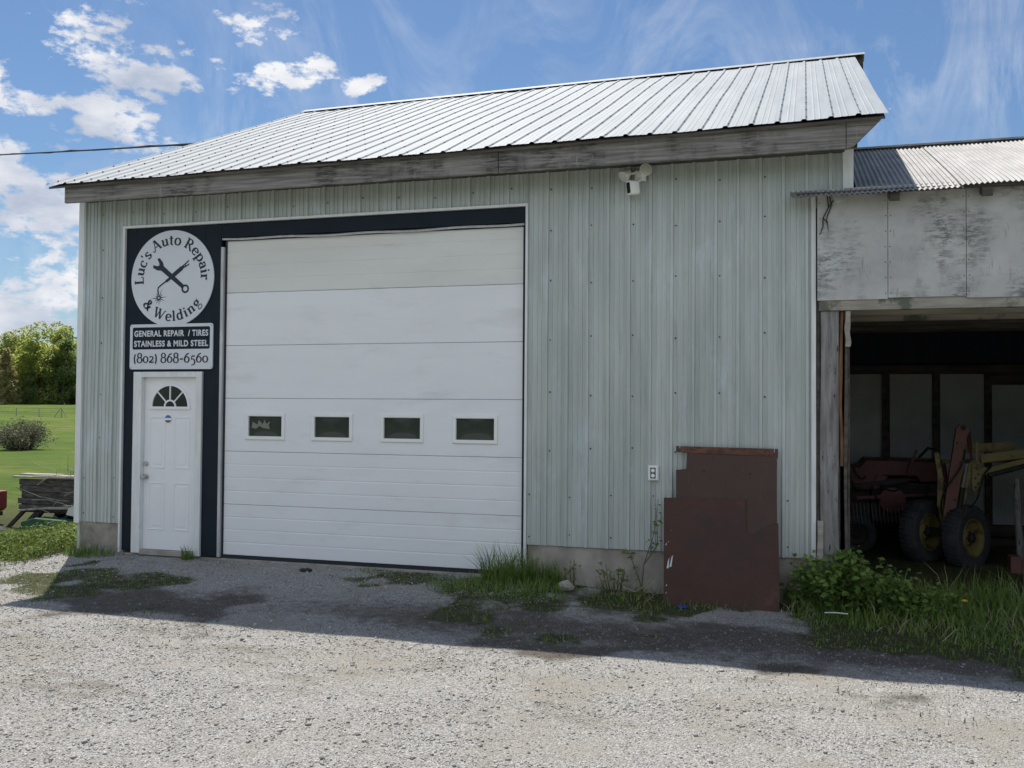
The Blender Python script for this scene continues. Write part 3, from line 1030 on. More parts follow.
b.prism(lo_, -0.0165, -0.0156, 2)
b.build('round_sticker', [M['plastic'], mat('sticker_blue', (0.05, 0.16, 0.38), rough=0.4), mat('sticker_grey', (0.12, 0.10, 0.12), rough=0.4)], edoor)


# ------------------------------------------------------------------ lettering by pen strokes
def A(cx, cy, rx, ry, a0, a1, n=14):
    return [(cx + rx * math.cos(math.radians(a0 + (a1 - a0) * i / n)), cy + ry * math.sin(math.radians(a0 + (a1 - a0) * i / n))) for i in range(n + 1)]


def H(x0, x1, y):
    return [(x0, y), (x1, y)]


# glyph: (advance, strokes); x height 0.48, capital height 0.72; each stroke may carry a fixed width
GL = {
    'L': (0.56, [[(0.15, 0.02), (0.15, 0.70)], [H(0.03, 0.50, 0.025), 0.055], [[(0.49, 0.03), (0.51, 0.20)], 0.045], [H(0.03, 0.29, 0.695), 0.05]]),
    'u': (0.57, [[(0.12, 0.46), (0.12, 0.17)] + A(0.25, 0.16, 0.13, 0.14, 180, 290) + [(0.42, 0.12)], [(0.43, 0.46), (0.43, 0.02)], [H(0.01, 0.13, 0.455), 0.045], [H(0.32, 0.44, 0.455), 0.045], [H(0.42, 0.54, 0.025), 0.045]]),
    'c': (0.46, [A(0.25, 0.24, 0.20, 0.24, 50, 318), [A(0.37, 0.38, 0.03, 0.03, 0, 360, 8), 0.06]]),
    "'": (0.20, [[[(0.11, 0.73), (0.085, 0.54)], 0.08]]),
    's': (0.40, [A(0.20, 0.355, 0.13, 0.125, 30, 200) + [(0.14, 0.28), (0.27, 0.20)] + A(0.20, 0.13, 0.14, 0.13, 25, -150), [[(0.33, 0.36), (0.33, 0.48)], 0.035], [[(0.05, 0.01), (0.05, 0.13)], 0.035]]),
    'A': (0.72, [[[(0.10, 0.03), (0.36, 0.74)], 0.05], [[(0.34, 0.74), (0.61, 0.02)], 0.105], [H(0.18, 0.52, 0.25), 0.045], [[(0.10, 0.03), (0.02, 0.0), (-0.05, 0.06), (-0.02, 0.13)], 0.05], [H(0.50, 0.71, 0.025), 0.05], [[(0.20, 0.66), (0.30, 0.73), (0.38, 0.73)], 0.05]]),
    't': (0.38, [[(0.16, 0.62), (0.16, 0.12)] + A(0.25, 0.11, 0.09, 0.10, 180, 300, 8), [H(0.02, 0.33, 0.455), 0.05]]),
    'o': (0.53, [A(0.26, 0.24, 0.205, 0.235, 0, 360, 24)]),
    'R': (0.68, [[(0.14, 0.02), (0.14, 0.70)], [(0.10, 0.695), (0.30, 0.695)] + A(0.31, 0.535, 0.19, 0.16, 90, -90, 12) + [(0.14, 0.375)], [[(0.30, 0.37), (0.47, 0.14), (0.58, 0.01), (0.66, 0.03)], 0.09], [H(0.02, 0.27, 0.025), 0.05], [H(0.00, 0.14, 0.695), 0.05]]),
    'e': (0.47, [[(0.07, 0.265), (0.42, 0.265)], A(0.25, 0.24, 0.195, 0.235, 5, 320, 20)]),
    'p': (0.57, [[(0.12, 0.46), (0.12, -0.22)], A(0.29, 0.24, 0.185, 0.23, 155, -155, 18), [H(0.00, 0.13, 0.455), 0.045], [H(0.02, 0.25, -0.215), 0.045]]),
    'a': (0.49, [A(0.21, 0.34, 0.15, 0.13, 150, 0, 10) + [(0.36, 0.10), (0.39, 0.04), (0.46, 0.03)], A(0.22, 0.145, 0.155, 0.13, 70, 300, 14) + [(0.36, 0.12)], [A(0.09, 0.37, 0.025, 0.025, 0, 360, 8), 0.05]]),
    'i': (0.29, [[(0.14, 0.46), (0.14, 0.02)], [A(0.14, 0.635, 0.025, 0.025, 0, 360, 8), 0.07], [H(0.02, 0.15, 0.455), 0.045], [H(0.03, 0.26, 0.025), 0.045]]),
    'r': (0.42, [[(0.13, 0.46), (0.13, 0.02)], [[(0.14, 0.30), (0.21, 0.42), (0.31, 0.46)], 0.05], [A(0.34, 0.42, 0.025, 0.025, 0, 360, 8), 0.075], [H(0.01, 0.14, 0.455), 0.045], [H(0.02, 0.28, 0.025), 0.045]]),
    '&': (0.66, [[(0.60, 0.02), (0.50, 0.12), (0.38, 0.27), (0.25, 0.45)] + A(0.31, 0.58, 0.105, 0.13, 210, -30, 14) + [(0.33, 0.42), (0.18, 0.32)] + A(0.26, 0.16, 0.18, 0.155, 130, 335, 14) + [(0.50, 0.24), (0.53, 0.36)], [H(0.44, 0.63, 0.37), 0.04], [H(0.54, 0.66, 0.02), 0.04]]),
    'W': (1.00, [[[(0.10, 0.70), (0.28, 0.0)], 0.105], [[(0.28, 0.0), (0.48, 0.68)], 0.05], [[(0.42, 0.70), (0.62, 0.0)], 0.105], [[(0.62, 0.0), (0.86, 0.68), (0.93, 0.70)], 0.05], [H(0.00, 0.24, 0.695), 0.05], [H(0.34, 0.54, 0.695), 0.05]]),
    'l': (0.29, [[(0.14, 0.72), (0.14, 0.02)], [H(0.02, 0.15, 0.71), 0.045], [H(0.03, 0.26, 0.025), 0.045]]),
    'd': (0.58, [[(0.43, 0.72), (0.43, 0.02)], A(0.26, 0.24, 0.185, 0.23, 25, 335, 18), [H(0.31, 0.44, 0.71), 0.045], [H(0.42, 0.55, 0.025), 0.045]]),
    'n': (0.60, [[(0.13, 0.46), (0.13, 0.02)], [(0.14, 0.33)] + A(0.30, 0.32, 0.145, 0.14, 160, 0, 10) + [(0.445, 0.02)], [H(0.01, 0.14, 0.455), 0.045], [H(0.03, 0.25, 0.025), 0.045], [H(0.34, 0.57, 0.025), 0.045]]),
    'g': (0.53, [A(0.24, 0.32, 0.155, 0.15, 0, 360, 18), [[(0.36, 0.43), (0.48, 0.50)], 0.05], [[(0.14, 0.20), (0.10, 0.10), (0.20, 0.05), (0.36, 0.03), (0.45, -0.05), (0.40, -0.17), (0.24, -0.22), (0.09, -0.18), (0.06, -0.09), (0.16, 0.0)], 0.05]]),
    '8': (0.56, [A(0.27, 0.54, 0.165, 0.165, 0, 360, 18), A(0.27, 0.19, 0.205, 0.195, 0, 360, 20)]),
    '0': (0.54, [A(0.26, 0.24, 0.205, 0.225, 0, 360, 22)]),
    '2': (0.48, [A(0.23, 0.34, 0.15, 0.13, 160, -20, 12) + [(0.30, 0.22), (0.06, 0.04)], [H(0.05, 0.42, 0.035), 0.075], [[(0.41, 0.04), (0.44, 0.14)], 0.04]]),
    '6': (0.56, [[(0.44, 0.68), (0.24, 0.58), (0.10, 0.36), (0.075, 0.22)] + A(0.27, 0.22, 0.195, 0.205, 180, 540, 22)]),
    '5': (0.50, [[[(0.42, 0.47), (0.16, 0.47)], 0.07], [[(0.15, 0.48), (0.11, 0.22)], 0.05], [(0.11, 0.22)] + A(0.22, 0.04, 0.19, 0.22, 110, -60, 14) + [(0.12, -0.20)]]),
    '(': (0.30, [A(0.34, 0.28, 0.24, 0.46, 130, 230, 12)]),
    ')': (0.30, [A(-0.04, 0.28, 0.24, 0.46, 50, -50, 12)]),
    '-': (0.40, [[H(0.06, 0.34, 0.26), 0.08]]),
    ' ': (0.27, []),
}
_lay = [0]
FX = 1.35


def stroke(mb, pts, thick, thin, xf, fixed=None, y=-0.002):
    """a flat pen stroke: upright parts thick, level parts thin; xf maps (u, v) to (x, z)"""
    q = [pts[0]]
    for p in pts[1:]:
        if (p[0] - q[-1][0]) ** 2 + (p[1] - q[-1][1]) ** 2 > 1e-8:
            q.append(p)
    n = len(q)
    closed = n > 5 and math.dist(pts[0], pts[-1]) < 1e-4
    L, Rr_ = [], []
    for i, (x, z) in enumerate(q):
        a, c = q[max(i - 1, 0)], q[min(i + 1, n - 1)]
        if closed and i in (0, n - 1):
            a, c = q[-2], q[1]
        dx, dz = c[0] - a[0], c[1] - a[1]
        l = math.hypot(dx, dz) or 1
        dx, dz = dx / l, dz / l
        wd = fixed * FX if fixed else thin + (thick - thin) * abs(dz) ** 1.3
        L.append((x - dz * wd / 2, z + dx * wd / 2))
        Rr_.append((x + dz * wd / 2, z - dx * wd / 2))
    _lay[0] = (_lay[0] + 1) % 9
    yy = y - 0.00025 * _lay[0]
    vs = [(*xf(u, v),) for u, v in L + Rr_]
    vs = [(x, yy, z) for x, z in vs]
    mb.add(vs, [(i, i + n, i + n + 1, i + 1) for i in range(n - 1)])


def glyph(mb, ch, xf, y, thick=0.150, thin=0.066):
    for s in GL[ch][1]:
        if isinstance(s[0], list):
            stroke(mb, s[0], thick, thin, xf, s[1], y)
        else:
            stroke(mb, s, thick, thin, xf, None, y)


# round sign
SX, SZ, SR = -0.733, 3.345, 0.588
SY = -0.060
rsign = thing('round_sign', 'round white sign reading Luc\'s Auto Repair & Welding above the entry door', 'sign', (SX, -0.05, SZ))
ci = [(SX + SR * math.cos(t), SZ + SR * math.sin(t)) for t in np.linspace(0, 2 * math.pi, 73)[:-1]]
MB().prism(ci, SY, -0.046).build('sign_board', M['signwhite'], rsign, 0.002)


def arc_text(mb, text, r, size, a_start, a_end, outer=True):
    adv = [GL[c][0] * size for c in text]
    tot = sum(adv)
    sp = (abs(math.radians(a_end - a_start)) * r - tot) / max(len(text) - 1, 1)
    s = 0
    for c, w_ in zip(text, adv):
        mid = s + w_ / 2
        if outer:
            th = math.radians(a_start) - mid / r

            def xf(u, v, th=th, w_=w_):
                du, rr = u * size - w_ / 2, r + v * size
                return SX + rr * math.cos(th) + du * math.sin(th), SZ + rr * math.sin(th) - du * math.cos(th)
        else:
            th = math.radians(a_start) + mid / r

            def xf(u, v, th=th, w_=w_):
                du, rr = u * size - w_ / 2, r - v * size
                return SX + rr * math.cos(th) - du * math.sin(th), SZ + rr * math.sin(th) + du * math.cos(th)
        glyph(mb, c, xf, SY - 0.0015)
        s += w_ + sp


b = MB()
arc_text(b, "Luc's Auto Repair", 0.408, 0.178, 189, -5)
b.build('lettering', M['signink'], rsign)
b = MB()
arc_text(b, "& Welding", 0.520, 0.172, 217, 324, False)
b.build('lettering', M['signink'], rsign)
# emblem: crossed wrench and welding torch with a spark
b = MB()
_lay[0] = 0
FX = 1.0
E = lambda u, v: (SX + 1.04 * u, SZ + 1.04 * v)


def poly2(mb, pts, lay):
    y = SY - 0.0012 - 0.0004 * lay
    mb.add([(SX + 1.04 * u, y, SZ + 1.04 * v) for u, v in pts], [tuple(range(len(pts)))])


def along(p, q, u, v):
    d = (Vector(q) - Vector(p)).normalized()
    return p[0] + d.x * u - d.y * v, p[1] + d.y * u + d.x * v


w0, w1 = (-0.19, 0.165), (0.205, -0.145)          # wrench jaw to ring
poly2(b, [along(w0, w1, u, v) for u, v in ((0.05, 0.032), (0.05, -0.032), (0.43, -0.024), (0.43, 0.024))], 1)
jaw = [(0.08, 0.028), (0.03, 0.060), (-0.035, 0.072), (-0.055, 0.045), (-0.005, 0.030), (0.015, 0.0), (-0.005, -0.030), (-0.055, -0.045), (-0.035, -0.072), (0.03, -0.060), (0.08, -0.028)]
ctr = (0.05, 0.0)
for i in range(len(jaw) - 1):
    poly2(b, [along(w0, w1, *ctr), along(w0, w1, *jaw[i + 1]), along(w0, w1, *jaw[i])], 2)
stroke(b, [along(w0, w1, 0.475 + 0.040 * math.cos(t), 0.040 * math.sin(t)) for t in np.linspace(0, 2 * math.pi, 25)], 0.02, 0.02, lambda u, v: E(u, v), 0.022, SY - 0.0035)
t0, t1 = (-0.02, 0.005), (0.165, 0.135)
stroke(b, [(-0.015, 0.01), (0.135, 0.118)], 0, 0, E, 0.052, SY - 0.001)
stroke(b, [(0.135, 0.118), (0.165, 0.140)], 0, 0, E, 0.038, SY - 0.001)
for o in (-0.012, 0.012):
    stroke(b, [along(t0, t1, 0.225, o), along(t0, t1, 0.315 if o > 0 else 0.295, o * 1.5)], 0, 0, E, 0.016, SY - 0.001)
stroke(b, [along(t0, t1, 0.245, -0.02), along(t0, t1, 0.245, 0.02)], 0, 0, E, 0.014, SY - 0.001)
stroke(b, [(-0.01, 0.01), (-0.08, -0.035)], 0, 0, E, 0.034, SY - 0.001)
stroke(b, [(-0.07, -0.028), (-0.14, -0.07), (-0.185, -0.105), (-0.192, -0.135), (-0.187, -0.18)], 0, 0, E, 0.017, SY - 0.001)
stroke(b, [(-0.19, -0.14), (-0.186, -0.19)], 0, 0, E, 0.020, SY - 0.001)
for k, (a, l) in enumerate(zip(range(0, 360, 30), (0.12, 0.075, 0.12, 0.05, 0.07, 0.06, 0.12, 0.075, 0.085, 0.09, 0.07, 0.10))):
    c, s = math.cos(math.radians(a + 5)), math.sin(math.radians(a + 5))
    p0, p1 = (-0.178 + 0.012 * c, -0.225 + 0.012 * s), (-0.178 + l * c, -0.225 + l * s)
    poly2(b, [(p0[0] - s * 0.007, p0[1] + c * 0.007), (p0[0] + s * 0.007, p0[1] - c * 0.007), p1], 1 + k % 3)
b.build('emblem', M['signink'], rsign)

# information sign
isign = thing('information_sign', 'small rectangular white sign with navy band and phone number below the round sign', 'sign', (SX, -0.05, 2.235))
X0, X1, Z0, Z1 = -1.322, -0.144, 2.238, 2.790


def rrect(x0, x1, z0, z1, r, n=5):
    o = []
    for cx, cz, a in ((x1 - r, z0 + r, -90), (x1 - r, z1 - r, 0), (x0 + r, z1 - r, 90), (x0 + r, z0 + r, 180)):
        o += [(cx + r * math.cos(math.radians(a + 90 * i / n)), cz + r * math.sin(math.radians(a + 90 * i / n))) for i in range(n + 1)]
    return o


MB().prism(rrect(X0, X1, Z0, Z1, 0.03), -0.066, -0.047).build('sign_board', M['signwhite'], isign, 0.002)
MB().prism(rrect(X0 + 0.04, X1 - 0.04, 2.482, 2.752, 0.02), -0.0675, -0.0661).build('navy_band', M['navy'], isign)
b = MB()
FX = 1.3
txt = "(802) 868-6560"
size = 0.165
tot = sum(GL[c][0] for c in txt) * size
x = X0 + 0.055
k = (X1 - X0 - 0.11) / tot
for c in txt:
    glyph(b, c, lambda u, v, x=x: (x + u * size * k, 2.318 + v * size), -0.068, 0.125, 0.06)
    x += GL[c][0] * size * k
b.build('phone_lettering', M['signink'], isign)


def sans(text, x0, x1, z0, h, y, name, parent, m, weight=0.035):
    cu = bpy.data.curves.new('tmp', 'FONT')
    cu.body = text
    cu.size = 1.0
    cu.offset = weight
    cu.extrude = 0.0
    cu.space_character = 1.12
    o = bpy.data.objects.new('tmp', cu)
    COL.objects.link(o)
    dg = bpy.context.evaluated_depsgraph_get()
    me = bpy.data.meshes.new_from_object(o.evaluated_get(dg))
    bpy.data.objects.remove(o)
    co = np.empty(len(me.vertices) * 3, np.float32)
    me.vertices.foreach_get('co', co)
    co = co.reshape(-1, 3)
    lo, hi = co.min(0), co.max(0)
    off = world_loc(parent)
    nv_ = np.empty_like(co)
    nv_[:, 0] = x0 + (co[:, 0] - lo[0]) / (hi[0] - lo[0]) * (x1 - x0) - off.x
    nv_[:, 2] = z0 + (co[:, 1] - lo[1]) / (hi[1] - lo[1]) * h - off.z
    nv_[:, 1] = y - off.y
    me.vertices.foreach_set('co', nv_.ravel())
    me.materials.clear()
    me.materials.append(m)
    me.update()
    r = bpy.data.objects.new(name, me)
    COL.objects.link(r)
    r.parent = parent
    return r


sans("GENERAL REPAIR  / TIRES", X0 + 0.065, X1 - 0.062, 2.637, 0.076, -0.0690, 'service_lettering', isign, M['signwhite'])
sans("STAINLESS & MILD STEEL", X0 + 0.065, X1 - 0.062, 2.513, 0.076, -0.0690, 'service_lettering', isign, M['signwhite'])
for sx in (X0 + 0.022, X1 - 0.022):
    for sz in (Z0 + 0.022, Z1 - 0.022):
        b = MB()
        b.lathe([(0.008, 0), (0.008, 0.004), (0, 0.005)], (sx, -0.066, sz), (0, -1, 0), 8)
        b.build('mounting_screw', M['steel'], isign)

# ------------------------------------------------------------------ floodlight camera
fl = thing('floodlight_camera', 'white security camera with two floodlight heads under the garage eave', 'security camera', (4.98, -0.07, 4.2))
b = MB()
b.cbox(4.93, 5.05, -0.11, -0.052, 4.17, 4.29, 0.015)
b.tube([(4.99, -0.10, 4.19), (4.97, -0.15, 4.15), (4.94, -0.17, 4.13)], 0.018)
b.build('mount', M['plastic'], fl)
for c, ax, arm in (((4.84, -0.16, 4.225), (-0.55, -0.55, -0.65), (4.94, -0.10, 4.26)), ((5.055, -0.17, 4.262), (0.30, -0.90, 0.05), (5.03, -0.10, 4.24))):
    b = MB()
    b.lathe([(0.02, -0.075), (0.035, -0.07), (0.058, -0.01), (0.064, 0.025), (0.062, 0.03)], c, ax, 24)
    b.tube([arm, (Vector(arm) + Vector(c)) / 2, Vector(c) - Vector(ax).normalized() * 0.06], 0.014)
    h = b.build('lamp_head', M['plastic'], fl)
    b = MB()
    b.lathe([(0.057, 0.0305), (0.045, 0.034), (0, 0.036)], c, ax, 24)
    b.build('lamp_lens', M['lampface'], h)
b = MB()
ax = Vector((-0.72, -0.68, -0.12)).normalized()
c = Vector((4.93, -0.18, 4.085))
s = ax.cross(Vector((0, 0, 1))).normalized()
u = s.cross(ax).normalized()


def rr3(o, hw, hh, r):
    return [o + s * a + u * bb for a, bb in rrect(-hw, hw, -hh, hh, r)]


rings = [rr3(c - ax * 0.06, 0.03, 0.055, 0.02), rr3(c - ax * 0.05, 0.042, 0.072, 0.025), rr3(c + ax * 0.05, 0.044, 0.074, 0.025), rr3(c + ax * 0.056, 0.040, 0.070, 0.022)]
n = len(rings[0])
b.add([p for r in rings for p in r], [(i * n + k, i * n + (k + 1) % n, (i + 1) * n + (k + 1) % n, (i + 1) * n + k) for i in range(3) for k in range(n)] + [tuple(range(n)), tuple(range(4 * n - 1, 3 * n - 1, -1))], 0, True)
body = b.build('camera_body', M['plastic'], fl)
b = MB()
r0, r1 = rr3(c + ax * 0.0562, 0.030, 0.056, 0.015), rr3(c + ax * 0.059, 0.030, 0.056, 0.015)
b.add(r0 + r1, [(k, (k + 1) % n, (k + 1) % n + n, k + n) for k in range(n)] + [tuple(range(n)), tuple(range(2 * n - 1, n - 1, -1))])
b.build('camera_lens', M['lens'], body)

# ------------------------------------------------------------------ outdoor outlet
ot = thing('outlet_box', 'white weatherproof outlet box on the siding beside the rusty sheets', 'outlet', (5.135, -0.05, 1.065))
MB().cbox(5.082, 5.190, -0.105, -0.052, 1.063, 1.218, 0.01).build('box', M['plastic'], ot)
b = MB()
b.cbox(5.108, 5.164, -0.109, -0.1052, 1.085, 1.197, 0.002)
b.build('cover_plate', mat('outlet_grey', (0.10, 0.10, 0.10), rough=0.5), ot)
for dz in (1.115, 1.167):
    b = MB()
    b.lathe([(0.019, 0), (0.019, 0.004), (0.0, 0.005)], (5.136, -0.1092, dz), (0, -1, 0), 16)
    b.build('socket', M['plastic'], ot)

# ------------------------------------------------------------------ rusty steel sheets
LEAN = 0.21


def lean(off):
    return lambda x, y, z: (x, -0.45 + (z + 0.12) * LEAN + off + y - (0.004 if off < 0 else 0), z)


bk = [(5.373, 1.424), (5.405, 1.423), (5.406, 1.400), (5.415, 1.400), (5.416, 1.4225), (6.335, 1.4135), (6.336, 1.375), (6.345, 1.375), (6.346, 1.4133), (6.375, 1.413), (6.376, 1.335), (6.362, 1.305), (6.385, -0.13), (5.34, -0.13), (5.388, 0.915), (5.38, 1.183), (5.48, 1.195), (5.486, 1.356), (5.375, 1.363)]
s1 = thing('steel_sheet', 'taller grey brown rusty steel sheet with notched flanged top, leaning behind the other', 'steel sheet', (5.86, -0.45, -0.12), 'rusty steel sheets leaning on the garage')
sh = MB()
sh.prism(bk, -0.006, 0.006, 0, lean(0.014))
sh.build('sheet', M['rust2'], s1)
MB().prism([(5.42, 1.421), (6.33, 1.4125), (6.33, 1.345), (5.52, 1.357), (5.42, 1.362)], -0.012, -0.0065, 0, lean(0.014)).build('rusted_flange', M['rustedge'], s1)
for x, z in ((5.66, 1.18), (6.11, 1.165), (5.53, 1.395), (6.25, 1.385)):
    ci = [(x + 0.009 * math.cos(t), z + 0.009 * math.sin(t)) for t in np.linspace(0, 2 * math.pi, 11)[:-1]]
    MB().prism(ci, -0.0135, -0.0125, 0, lean(0.014)).build('bolt_hole', M['black'], s1)
s2 = thing('steel_sheet', 'lower reddish brown rusty steel sheet with stepped top and white chalk mark, leaning in front', 'steel sheet', (5.83, -0.46, -0.12), 'rusty steel sheets leaning on the garage')
frp = [(5.268, 0.906), (6.069, 0.919), (6.078, 0.622), (6.095, 0.590), (6.117, 0.582), (6.150, 0.580), (6.183, 0.592), (6.20, 0.615), (6.23, 0.638), (6.30, 0.668), (6.384, 0.701), (6.398, -0.135), (5.302, -0.135)]
MB().prism(frp, -0.006, 0.006, 0, lean(-0.004)).build('sheet', M['rust1'], s2)
b = MB()
for x0, z0, x1, z1, wd in ((5.345, 0.235, 5.365, 0.35, 0.02), (5.318, 0.22, 5.33, 0.31, 0.02), (5.325, 0.29, 5.34, 0.33, 0.012), (5.318, 0.47, 5.326, 0.49, 0.012), (5.345, 0.585, 5.357, 0.60, 0.014), (5.30, 0.44, 5.305, 0.47, 0.010), (5.315, 0.05, 5.32, 0.075, 0.012), (5.312, -0.02, 5.318, 0.0, 0.012)):
    MB().prism([(x0, z0), (x0 + wd, z0 + 0.006), (x1 + wd * 0.6, z1), (x1, z1 - 0.012)], -0.0085, -0.0065, 0, lean(-0.004)).build('chalk_mark', M['chalk'], s2)

# ------------------------------------------------------------------ equipment shed
YT, ZE = 2.75, 3.885
SS = math.tan(math.radians(20.9))
YE = -0.33
CP = 0.047
shed = thing('equipment_shed', 'old open fronted equipment shed with grey panels and corrugated roof on the right', 'shed', (9.5, 0, -0.15))
seams = [6.745, 7.395, 8.085, 8.775, 9.465, 10.155, 10.845, 11.535, 12.225, 12.915]
pz = [0.0, 0.012, -0.006, 0.004, 0.01, 0, 0.008, -0.004, 0.003]
for i in range(9):
    b = MB()
    x0, x1 = seams[i] + 0.002, seams[i + 1] - 0.003
    b.box(x0, x1, -0.125 + 0.003 * (i % 2), -0.11, 2.875 + pz[i], 3.97)
    for z in np.arange(2.93, 3.9, 0.15):
        for x in (x0 + 0.02, x1 - 0.02):
            b.lathe([(0.006, 0), (0.006, 0.002), (0, 0.003)], (x + 0.004 * math.sin(z * 31), -0.125 + 0.003 * (i % 2), z), (0, -1, 0), 6, 1)
    b.build('front_panel', [M['panel'], M['screw']], shed)
b = MB()
b.box(6.76, 12.9, -0.108, -0.02, 2.775, 2.93)
b.build('header_beam', M['palewood'], shed, 0.006)
# posts
def rough_post(x0, x1, y0, y1, z0, z1, name, m, bow=0.0):
    b = MB()
    nseg = 10
    vs = []
    for i in range(nseg + 1):
        t = i / nseg
        z = z0 + (z1 - z0) * t
        dx = bow * math.sin(math.pi * t) + 0.006 * math.sin(9 * t)
        vs += [(x0 + dx, y0, z), (x1 + dx * 0.6 + 0.005 * math.sin(13 * t), y0, z), (x1 + dx, y1, z), (x0 + dx, y1, z)]
    fs = [(0, 3, 2, 1), tuple(4 * nseg + k for k in range(4))]
    for i in range(nseg):
        for k in range(4):
            fs.append((4 * i + k, 4 * i + (k + 1) % 4, 4 * i + 4 + (k + 1) % 4, 4 * i + 4 + k))
    b.add(vs, fs)
    return b.build(name, m, shed, 0.006)


rough_post(6.775, 6.945, -0.09, 0.09, -0.3, 2.772, 'post', M['greywood'])
rough_post(6.960, 6.990, -0.05, 0.05, 1.25, 2.77, 'split_board', M['rawwood'], -0.012)
rough_post(7.005, 7.055, -0.09, 0.03, 2.42, 2.772, 'bracket_block', M['palewood'])
rough_post(6.742, 6.80, -0.13, -0.095, -0.25, 0.72, 'base_board', M['palewood'])
rough_post(6.738, 6.772, -0.06, 0.0, -0.2, 2.87, 'jamb_board', M['darkwood'])
rough_post(6.998, 7.03, -0.07, -0.035, -0.3, 2.77, 'jamb_board', M['darkwood'])
MB().box(7.022, 7.032, -0.03, 5.1, -0.3, 3.9).build('inner_side_boarding', M['darkwood'], shed)
rough_post(12.75, 12.92, -0.09, 0.09, -0.3, 2.772, 'post', M['greywood'])
# loft deck and joists over the bay
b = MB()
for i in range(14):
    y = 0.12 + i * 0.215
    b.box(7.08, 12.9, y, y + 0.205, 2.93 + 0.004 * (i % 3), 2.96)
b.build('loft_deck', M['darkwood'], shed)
for y in (0.55, 1.15, 1.75, 2.35, 2.95):
    MB().box(7.08, 12.9, y, y + 0.07, 2.78 + 0.01 * math.sin(y * 5), 2.926).build('joist', M['palewood'] if y < 1.5 else M['darkwood'], shed)
# back wall with studs and wallboards
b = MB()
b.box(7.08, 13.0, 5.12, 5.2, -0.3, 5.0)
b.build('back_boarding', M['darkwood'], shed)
MB().box(7.09, 12.9, 5.085, 5.115, 2.47, 4.2).build('loft_shade_board', mat('blue_loft_shade', (0.012, 0.017, 0.034), (0.02, 0.027, 0.05), 0.8, 0, 4, (4, 1, 0.4)), shed)  # shade of the open loft put into the dark blue board colour
k = 0
x = 7.09
while x < 12.8:
    MB().box(x + 0.05, x + 0.625, 5.08, 5.10, 0.2, 2.335 if k != 3 else 2.18).build('wallboard', M['whitewall'], shed)
    MB().box(x - 0.055 + 0.68, x + 0.68, 4.98, 5.118, -0.2, 2.36).build('stud', M['darkwood'], shed)
    x += 0.68
    k += 1
MB().box(7.08, 12.98, 4.96, 5.118, 2.365, 2.46).build('top_plate', M['darkwood'], shed)
MB().box(7.08, 12.98, 4.97, 5.118, 0.05, 0.195).build('bottom_girt', M['darkwood'], shed)
b = MB()
zk = ZE + SS * (YT - YE)
poly = [(-0.1, -0.3), (5.2, -0.3), (5.2, zk - 0.95), (YT, zk - 0.03), (-0.1, ZE + SS * (-0.1 - YE) - 0.03)]
b.add([(xx, y, z) for xx in (12.95, 13.05) for y, z in poly], [(0, 1, 2, 3, 4), (9, 8, 7, 6, 5)] + [(i, i + 5, (i + 1) % 5 + 5, (i + 1) % 5) for i in range(5)])
b.build('side_wall', M['darkwood'], shed)
MB().box(10.35, 12.74, -0.08, 0.0, -0.3, 2.77).build('unseen_bay_blocker', M['darkwood'], shed)  # wall out of view, added to cut the light reaching the bay
rough_post(10.15, 10.34, -0.09, 0.09, -0.3, 2.772, 'post', M['greywood'])  # unseen post added at the end of the light-blocking wall

# corrugated roof


def corr(x0, x1, y0, y1, sag=0.0, seed=0, m=0, ragged=0.0):
    xs = np.arange(x0, x1 + 1e-6, CP / 8)
    rows = max(2, int((y1 - y0) / 0.25) + 1)
    ys_ = np.linspace(y0, y1, rows)
    vs = []
    for j, y in enumerate(ys_):
        for x in xs:
            yy = y + (ragged * (math.sin(x * 5.1 + seed) + math.sin(x * 13.7) * 0.5) if j == 0 else 0)
            z = ZE + SS * (yy - YE) + 0.0075 * math.sin(2 * math.pi * x / CP) + 0.01 * math.sin(x * 1.7 + y) - sag * (1 if j == 0 else 0)
            vs.append((x, yy, z))
    n = len(xs)
    return vs, [(j * n + i, j * n + i + 1, (j + 1) * n + i + 1, (j + 1) * n + i) for j in range(rows - 1) for i in range(n - 1)]


b = MB()
b.add(*corr(6.49, 8.03, YE - 0.02, -0.088, 0.012, 1, ragged=0.012), 0, True)
b.add(*corr(7.11, 8.03, -0.087, YT, 0, 2), 0, True)
vs, fs = corr(8.0, 13.2, YE, YT, 0.006, 3, ragged=0.02)
b.add([(x, y, z + 0.012) for x, y, z in vs], fs, 0, True)
for v0 in ((7.11, 13.2),):
    zt = ZE + SS * (YT - YE)
    b.add([(7.11, YT, zt), (13.2, YT, zt), (13.2, 5.5, zt - 1.0), (7.11, 5.5, zt - 1.0)], [(0, 1, 2, 3)])
rs = b.build('corrugated_roof', M['oldsteel'], shed)
rs.modifiers.clear()
b = MB()
b.box(7.11, 13.2, YT - 0.06, YT + 0.06, zt + 0.008, zt + 0.03)
b.build('ridge_strip', M['oldsteel'], rs)
b = MB()
b.box(6.55, 13.1, -0.26, -0.20, ZE + 0.0, ZE + 0.028)
b.box(7.12, 13.1, 1.2, 1.28, ZE + SS * (1.2 - YE) - 0.085, ZE + SS * (1.2 - YE) - 0.02)
b.build('purlin', M['darkwood'], shed)
for x in (7.40, 8.20, 9.0, 9.8, 10.6, 11.4, 12.2):
    b = MB()
    vs = [(xx, y, ZE + SS * (y - YE) - o) for xx in (x, x + 0.09) for y, o in ((-0.27, 0.03), (YT, 0.03), (YT, 0.13), (-0.27, 0.12))]
    b.add(vs, [(0, 1, 2, 3), (7, 6, 5, 4), (0, 4, 5, 1), (1, 5, 6, 2), (2, 6, 7, 3), (3, 7, 4, 0)])
    b.build('rafter', M['darkwood'], shed)

